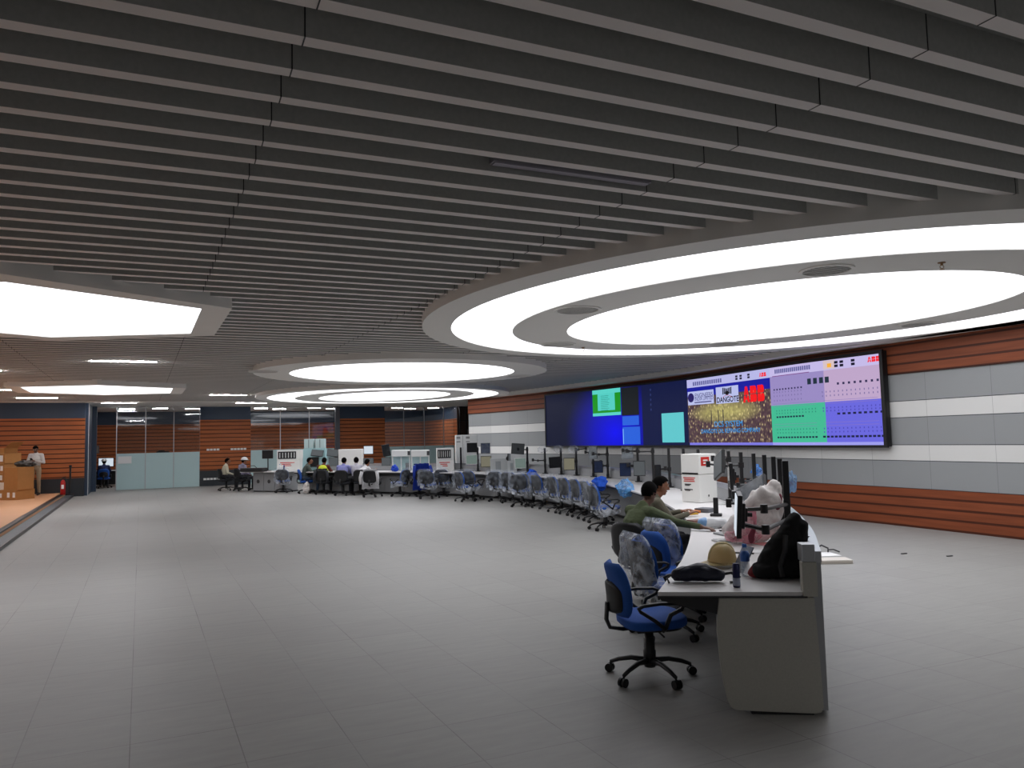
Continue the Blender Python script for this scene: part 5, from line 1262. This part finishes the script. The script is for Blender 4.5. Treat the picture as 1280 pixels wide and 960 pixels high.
bmesh.ops.solidify(bm, geom=bm.faces[:], thickness=0.005); mk('brim', bm, CREAM, t, True)
bm = NB(); lathe(bm, [(0.112,0.026),(0.114,0.03),(0.112,0.036),(0.10,0.034)], n=36); mk('rim', bm, CREAM, t, True)
bm = NB(); lathe(bm, [(0.086,0.0),(0.09,0.0),(0.092,0.032),(0.088,0.032)], n=28); mk('headband', bm, mat('band_white',(216,214,206),0.6), t, True)
# drinks can, bottle, leaning tablet
q = onz(921,734,0.75); t = empty('drinks_can', q, 0, 'tall navy and white can at the near edge of the console beside the pouch', 'can')
bm = NB(); lathe(bm, [(0.020,0),(0.0235,0.006),(0.0235,0.142),(0.019,0.150),(0.020,0.153)], n=20); mk('body', bm, mat('can_navy',(22,28,72),0.3,0.4), t, True)
bm = NB(); lathe(bm, [(0.0240,0.012),(0.0240,0.062)], n=20); mk('label', bm, mat('can_print',(150,156,176),0.5), t, True)
bm = NB(); lathe(bm, [(0.0,0.1515),(0.018,0.152)], n=16); mk('lid', bm, ALU, t)
q = onz(932,720,0.75); t = empty('water_bottle', q, 0, 'clear plastic water bottle with a blue label beside the can', 'bottle')
bm = NB(); lathe(bm, [(0.027,0),(0.031,0.008),(0.030,0.05),(0.032,0.06),(0.030,0.10),(0.031,0.15),(0.014,0.19),(0.013,0.205)], n=20); mk('body', bm, film_mat('bottle_pet',(206,220,232),0.4,0.08), t, True)
bm = NB(); lathe(bm, [(0.0325,0.105),(0.0325,0.155),(0.022,0.176)], n=20); mk('label', bm, mat('bottle_label',(40,92,170),0.4), t, True)
bm = NB(); lathe(bm, [(0.016,0.200),(0.016,0.222)], n=16); mk('cap', bm, mat('cap_blue',(50,110,190),0.4), t)
q = onz(924,716,0.75)+Vector((0,0.04,0)); t = empty('tablet', q, 0.2, 'thin silver tablet leaning beside the hard hat', 'tablet'); Rr = Matrix.Rotation(math.radians(28),3,'Y')
bm = NB(); rbox(bm, Rr@Vector((0,0.0,0.10)), (0.009,0.15,0.205), 0.003, Rr); mk('case', bm, mat('tablet_case',(120,128,142),0.35,0.6), t); bm = NB(); rbox(bm, Rr@Vector((0.0055,0,0.10)), (0.002,0.135,0.185), 0.0005, Rr); mk('screen', bm, SCR, t)
# big black bag / jacket heap
q = onz(983,726,0.75)+Vector((0.0,0.10,0)); t = empty('black_jacket', q, 0.0, 'large black jacket heaped over a bag against the back rail, nearest the camera', 'jacket')
remeshed('body', [((-0.10,0.0,0.06),(0.10,0.10,0.06),(0.10,-0.01,0.07),(0.09,0.10,0.07)), ((0.0,0.02,0.12),(0.14,0.10,0.09),(0.08,0.04,0.26),(0.10,0.09,0.08)),
  ((0.08,0.04,0.24),(0.11,0.09,0.08),(0.125,0.05,0.40),(0.05,0.05,0.045)), ((0.13,0.03,0.12),(0.07,0.08,0.10),(0.17,0.04,0.33),(0.05,0.06,0.06)), ((-0.08,0.03,0.10),(0.07,0.08,0.05),(0.02,0.03,0.24),(0.07,0.07,0.06)), ((0.10,0.02,0.02),(0.07,0.08,0.02),(-0.04,0.0,0.02),(0.08,0.08,0.02))], NYB, 0.009, 0.022, 5, t)
remeshed('red_lining', [((-0.17,0.03,0.03),(0.05,0.06,0.03),(-0.13,0.03,0.07),(0.05,0.06,0.05))], mat('red_cloth',(116,18,26),0.85), 0.008, 0.008, 2, t)
bm = NB(); tube(bm, [(0.02,-0.07,0.30),(0.0,-0.10,0.2),(-0.04,-0.11,0.1),(-0.03,-0.12,0.03)], 0.010, 6, sx=1.8); mk('strap', bm, BLACK, t)
# plastic carrier bags heap
q = Vector((2.17,6.95,0.75))
t = empty('plastic_bags', q, 0, 'white carrier bags with pink prints heaped behind the black jacket', 'bag')
remeshed('white_bag', [((0.05,0.0,0.10),(0.17,0.13,0.10),(0.12,0.0,0.27),(0.13,0.12,0.10)), ((0.12,0,0.25),(0.12,0.10,0.08),(0.17,0.0,0.33),(0.06,0.06,0.05)), ((-0.10,0,0.08),(0.13,0.12,0.08),(0.02,0,0.20),(0.12,0.10,0.08))], BAGW, 0.013, 0.05, 7, t, freq=6)
PINK = mat('pink_print', (214,120,140), 0.6); MAR = mat('maroon_print', (112,26,50), 0.6)
remeshed('pink_bag', [((-0.09,-0.12,0.12),(0.07,0.04,0.08),(-0.05,-0.12,0.17),(0.06,0.04,0.06)), ((-0.18,-0.12,0.05),(0.08,0.05,0.04),(-0.05,-0.13,0.05),(0.10,0.05,0.03))], film_mat('bag_pink',(220,132,150),0.75), 0.01, 0.03, 9, t)
remeshed('maroon_patch', [((-0.07,-0.19,0.05),(0.03,0.02,0.04),(-0.05,-0.19,0.09),(0.02,0.02,0.02)), ((0.17,-0.08,0.22),(0.03,0.03,0.02),(0.20,-0.06,0.28),(0.02,0.03,0.03))], MAR, 0.008, 0.01, 3, t)
for o_ in t.children:
    for v in o_.data.vertices: v.co = Vector((v.co.x*1.15, v.co.y, v.co.z*1.45))
wad(onz(948,655,0.75)+Vector((0,0,0.05)), 0.11, 'small cream plastic bag flattened left of the pink-printed bags', BAGW, seed=21, sc=(1.2,1,.5), nm='plastic_bag', cat='bag')
wad(onz(951,610,0.75)+Vector((0,0.2,0.30)), 0.10, 'blue plastic bag hanging among the poles behind the bags', film_mat('blue_film2',(60,130,210),0.7), seed=22, nm='plastic_bag', cat='bag')
wad(onY(990,603,7.6), 0.07, 'pale blue plastic bag end standing right of the nearest poles', film_mat('blue_film3',(140,180,220),0.6), seed=23, sc=(.6,.8,1.5), nm='plastic_bag', cat='bag')
# papers, books and small items along the console
def flat(px, py, w, d, m, rot, label, nm='paper_sheet', cat='paper', th=0.003, z=0.75):
    q = onz(px, py, z); bm = NB(); rbox(bm, (0,0,th/2+0.001), (w,d,th), min(0.002,th*0.4)); return tag(mk(nm, bm, m, None, loc=q, rotz=rot), label, cat)
flat(966,681,0.22,0.30,mat('pink_paper',(226,150,152),0.8),0.4,'pink printed sheet lying flat beside the black jacket')
flat(951,690,0.16,0.22,PAPER,0.9,'white sheet lying between the bottle and the pink sheet')
flat(935,650,0.21,0.30,PAPER,0.2,'white sheet under the edge-on monitor')
flat(912,668,0.26,0.18,mat('tray_grey',(150,152,152),0.4),0.3,'grey plastic tray below the edge-on monitor','tray','tray',0.018)
t = flat(913,663.5,0.24,0.025,BLACK,0.15,'black pen-like bar lying before the grey tray','bar','stationery',0.012)
flat(927,692,0.2,0.03,BLACK,-0.5,'thin black cable end beside the pink sheet','cable_end','cable',0.01)
for px, py, w, m_, lb in ((864,643,0.13,mat('yellow_item',(226,176,60),0.6),'yellow box of wipes on the console, far left one'),(869,641,0.08,mat('orange_item',(210,120,50),0.6),'small orange packet touching the yellow box'),(870,653,0.17,mat('brown_book',(120,84,76),0.6),'brown covered notebook on the console')):
    flat(px, py, w, 0.12, m_, 0.5, lb, 'packet' if 'note' not in lb else 'notebook', 'packet' if 'note' not in lb else 'book', 0.03)
flat(882,640,0.2,0.2,mat('grey_pouch',(96,98,104),0.6),0.8,'grey folded pouch on the console behind the wrapped roll','pouch','pouch',0.05)
q = onz(893,661,0.75); t = empty('wrapped_roll', q+Vector((0,0.05,0)), 0.05, 'white film-wrapped roll with a pale blue end on the console', 'roll')
remeshed('body', [((-0.07,0,0.06),(0.06,0.06,0.055),(0.10,0,0.055),(0.05,0.055,0.05))], mat('wrap_white',(214,216,218),0.35), 0.008, 0.01, 4, t)
remeshed('blue_end', [((-0.12,0,0.06),(0.045,0.06,0.055),(-0.09,0,0.06),(0.04,0.06,0.057))], mat('wrap_blue',(120,160,206),0.4), 0.008, 0.008, 6, t)
q = onz(898,646,0.75); t = empty('phone_stand', q+Vector((0,0.1,0)), -0.3, 'black desk telephone handset stand behind the wrapped roll', 'telephone')
bm = NB(); rbox(bm, (0,0,0.015), (0.14,0.14,0.03), 0.01); mk('base', bm, BLACK, t); bm = NB(); rbox(bm, (0,0.02,0.12), (0.06,0.03,0.20), 0.008, Matrix.Rotation(math.radians(-12),3,'X')); mk('handset', bm, BLACK, t)
for px, py, k, lb in ((900,659,0.10,'dark computer mouse right of the wrapped roll'),):
    q = onz(px, py, 0.75); bm = NB(); vs = ell(bm, (0,0,0.0), (0.035,0.06,0.034), None, 16); [bm.verts.remove(v) for v in list(vs) if v.co.z < -0.001]; tag(mk('computer_mouse', bm, BLACK, None, True, loc=q+Vector((0,0,0.002)), rotz=1.0), lb, 'mouse')
for px, py, r_, lb in ((915,676,0.3,'white keyboard half hidden under the edge-on monitor'),(905,630,0.9,'white keyboard on the console below the tilted reflective monitor')):
    q = onz(px, py, 0.75); t = empty('keyboard', q, r_, lb, 'keyboard'); bm = NB(); rbox(bm, (0,0,0.010), (0.36,0.13,0.018), 0.005); mk('case', bm, WHITE, t); bm = NB()
    for i in range(12):
        for j in range(4): rbox(bm, (-0.16+i*0.029,-0.045+j*0.028,0.021), (0.024,0.023,0.006), 0.002)
    o = mk('keys', bm, mat('keys_grey',(196,196,196),0.5), t); o['kind'] = 'stuff'
# far-side floor items at right
q = onz(1040,703,0); t = empty('loose_board', q+Vector((-0.25,0,0)), -0.02, 'long pale board lying on the floor right of the console end', 'board')
bm = NB(); rbox(bm, (0,0,0.025), (0.95,0.25,0.05), 0.004); mk('board', bm, mat('board_pale',(214,208,200),0.6), t); bm = NB(); rbox(bm, (0,-0.127,0.02), (0.94,0.006,0.03), 0.001); mk('edge_strip', bm, mat('board_edge',(176,168,158),0.6), t)
flat(1030,693,0.34,0.34,PAPER,0.1,'white sheet with black cable on the floor beside the pale board',z=0.0)
q = onz(1029,690,0.01); bm = NB(); tube(bm, [(-0.17,-0.05,0.01),(-0.1,0.02,0.05),(0.0,0.05,0.09),(0.08,0.02,0.05),(0.05,-0.05,0.012)], 0.012, 6); tube(bm, [(0.12,0.12,0.01),(0.16,0.02,0.03),(0.2,-0.08,0.01)], 0.010, 6); tag(mk('cable_loop', bm, BLACK, None, True, loc=q), 'short black cable loop on the white floor sheet', 'cable')
for (px, py), lb in (((1130,692.5),'nearer the console'),((1187,695.5),'farther right')):
    q = onz(px, py, 0); bm = NB(); rbox(bm, (0,0,0.006), (0.09,0.03,0.012), 0.003); tag(mk('dark_scrap', bm, BLACK, None, loc=q, rotz=0.3), 'small dark scrap on the pale floor, '+lb, 'scrap')

# ------------------------------------------------------------------ cartons on the platform
def cbox(px0, px1, pyb, h, d, label, z=0.15, m=CARD, labels=(), yaw=0.0, name='cardboard_box', flaps=False, base=None):
    a, b = onz(px0, pyb, z), onz(px1, pyb, z); w = (b-a).length; c = (a+b)/2+Vector((-0.3,0.95,0)).normalized()*d/2
    if base is not None: c = Vector((c.x,c.y,base))
    t = empty(name, c, math.atan2((b-a).y,(b-a).x)+yaw, label, 'box'); bm = NB(); rbox(bm, (0,0,h/2), (w,d,h), 0.006); mk('carton', bm, m, t)
    bm = NB(); rbox(bm, (0,-d/2-0.002,h-0.002), (w*0.98,0.006,0.006), 0.001); rbox(bm, (0,0,h+0.001), (w*0.98,0.05,0.003), 0.001); mk('tape', bm, mat('tape_tan',(190,150,96),0.3), t)
    for (u, v, lw_, lh_) in labels:
        bm = NB(); rbox(bm, (u*w,-d/2-0.003,v*h), (lw_,0.004,lh_), 0.001); mk('shipping_label', bm, PAPER, t)
    if flaps:
        for s, an in ((1,-35),(-1,150)):
            bm = NB(); Rr = Matrix.Rotation(math.radians(an),3,'Y'); rbox(bm, Vector((s*w/2,0,h))+Rr@Vector((0.17,0,0)), (0.34,d*0.96,0.006), 0.002, Rr); mk('flap', bm, m, t)
    return t
cbox(4,27,625,0.32,0.7,'low wide cardboard box with two white labels, under the big brown carton',labels=[(0.12,0.5,0.1,0.16),(0.42,0.5,0.1,0.16),(-0.3,0.45,0.09,0.14)])
cbox(11,28,625,0.72,0.6,'big plain brown carton standing on the low labelled box',base=0.47)
cbox(-9,12,624,0.55,0.6,'white box at the bottom of the leftmost stack',m=CARDW,name='white_box')
for i, (h_, lb) in enumerate(((0.30,'lowest brown box of the leftmost stack, resting on the white box'),(0.31,'middle brown box of the leftmost stack'),(0.34,'upper brown box of the leftmost stack'))):
    cbox(-10,10+i*0.6,624,h_-0.004,0.6,lb,base=0.70+[0,0.30,0.61][i],labels=[(0.36,0.5,0.11,0.16),(0.0,0.5,0.1,0.15)] if i < 2 else [(0.30,0.5,0.14,0.2)],flaps=False)
cbox(-8,9,624,0.16,0.5,'open-flapped carton topping the leftmost stack',base=1.65,flaps=True)
wad(onz(17,625,0.15)+Vector((0.05,0.45,1.13)), 0.20, 'crumpled dark and white packing on top of the big carton', mat('packing_dark',(60,56,52),0.7,noise_amt=0.8,nscale=9), seed=31, sc=(1.6,1,.6), nm='packing_material', cat='packing')
# extinguisher
q = onz(78.5,618.5,0.15); t = empty('fire_extinguisher', q, 0.4, 'red fire extinguisher standing at the far end of the raised platform', 'fire extinguisher')
bm = NB(); lathe(bm, [(0.07,0),(0.08,0.01),(0.08,0.42),(0.055,0.49),(0.025,0.52)], n=20); mk('cylinder', bm, mat('ext_red',(176,24,22),0.35), t, True)
bm = NB(); lathe(bm, [(0.022,0.52),(0.022,0.56)], n=12); rbox(bm, (0.03,0,0.58), (0.13,0.025,0.02), 0.005); rbox(bm, (0.03,0,0.62), (0.12,0.025,0.015), 0.005, Matrix.Rotation(-0.25,3,'Y')); mk('valve', bm, BLACK, t)
bm = NB(); tube(bm, [(0.02,0,0.55),(0.09,0,0.55),(0.12,0,0.4),(0.11,0,0.15)], 0.012, 8); mk('hose', bm, BLACK, t); bm = NB(); rbox(bm, (0,-0.081,0.28), (0.08,0.004,0.14), 0.001); mk('label', bm, PAPER, t)
q = onz(83.5,618.3,0.15)+Vector((0.05,0.1,0)); t = empty('barrier_post', q, 0, 'thin black stand behind the red extinguisher', 'stand')
bm = NB(); lathe(bm, [(0.14,0),(0.14,0.02),(0.03,0.03)], n=20); mk('base', bm, BLACK, t); bm = NB(); cyl(bm, (0,0,0.02), (0,0,0.95), 0.03); mk('post', bm, BLACK, t); bm = NB(); cyl(bm, (0,0,0.95), (0,0,1.02), 0.045); mk('cap', bm, BLACK, t)

# ------------------------------------------------------------------ behind the open glass door
dk = onw(127,600,38.0); dk.z = 0
t = empty('corridor_desk', dk, A0, 'desk with dark monitors seen through the open glass doorway', 'desk')
bm = NB(); rbox(bm, (0.2,0.3,0.735), (2.2,0.7,0.03), 0.004); mk('worktop', bm, DESKTOP, t); 
for x in (-0.85,1.2):
    bm = NB(); rbox(bm, (x,0.3,0.36), (0.05,0.6,0.72), 0.004); mk('leg_panel', bm, BLACK, t)
bm = NB(); rbox(bm, (0.2,0.6,0.4), (2.0,0.02,0.6), 0.004); mk('modesty_panel', bm, BLACK, t)
for dx, fc, lb in ((0.15,SCW,'dark-framed monitor with a white screen behind the doorway'),(1.0,SCR,'blank black monitor behind the doorway'),(2.15,SCW,'white-screen monitor seen through the left end of the frosted glass')):
    q = dk+E2*dx+E1*0.35; q.z = 1.1; monitor(q, 0.62, 0.40, 180-26, lb, fc, plinth=-0.33)
c_ = dup(chA, dk+E1*(-0.45)+E2*0.1, A0, 'blue chair seen through the open glass doorway', GC)
figure('person in dark blue with a white cap seated beyond the glass doorway, back turned', dk+E1*(-0.45)+E2*0.1, -26.3, seated(0.1), cloth('navy_shirt', (34,44,84)), DARKT, SKIND, 0.012, hat=WHITE)
q = onw(118.5,562,40.5); t = empty('wall_box', Vector((q.x,q.y,q.z)), A0, 'small grey square box on the wooden wall behind the doorway', 'box'); bm = NB(); rbox(bm, (0,0,0), (0.36,0.1,0.38), 0.01); mk('case', bm, mat('box_grey',(96,92,92)), t); bm = NB(); rbox(bm, (0,-0.055,0), (0.28,0.01,0.3), 0.004); mk('cover', bm, mat('box_cover',(130,124,118),0.5), t)
q = onw(156,575,35.17); bm = NB(); rbox(bm, (0,0,0), (0.50,0.004,0.30), 0.001); tag(mk('paper_notice', bm, PAPER, None, loc=q, rotz=A0), 'white paper notice fixed high on the frosted entrance glass', 'notice')
q = onw(203.5,566.5,35.25); bm = NB(); rbox(bm, (0,0,0.03), (0.50,0.10,0.06), 0.02); rbox(bm, (-0.05,0,0.075), (0.25,0.07,0.05), 0.02); tag(mk('dark_cloth', bm, NYB, None, loc=(q.x,q.y,1.49), rotz=A0), 'small dark folded item lying on top edge of the frosted entrance partition', 'cloth')
# ------------------------------------------------------------------ world + extra lighting of the place
w = bpy.data.worlds.new('world'); scn.world = w; w.use_nodes = True; w.node_tree.nodes['Background'].inputs[0].default_value = (0.5,0.52,0.55,1); w.node_tree.nodes['Background'].inputs[1].default_value = 0.2
scn.view_settings.view_transform = 'Standard'; scn.view_settings.look = 'None'; scn.view_settings.gamma = 1.0; scn.view_settings.use_curve_mapping = False
scn.view_settings.exposure = 0.92
# shape the chairs to their low setting
_done = set()
for o in bpy.data.objects:
    r = o
    while r.parent: r = r.parent
    if r.name.startswith('office_chair') and o.type == 'MESH' and o.data.name not in _done:
        _done.add(o.data.name)
        for v in o.data.vertices:
            if v.co.z > 0.12: v.co.z = 0.12+(v.co.z-0.12)*0.86
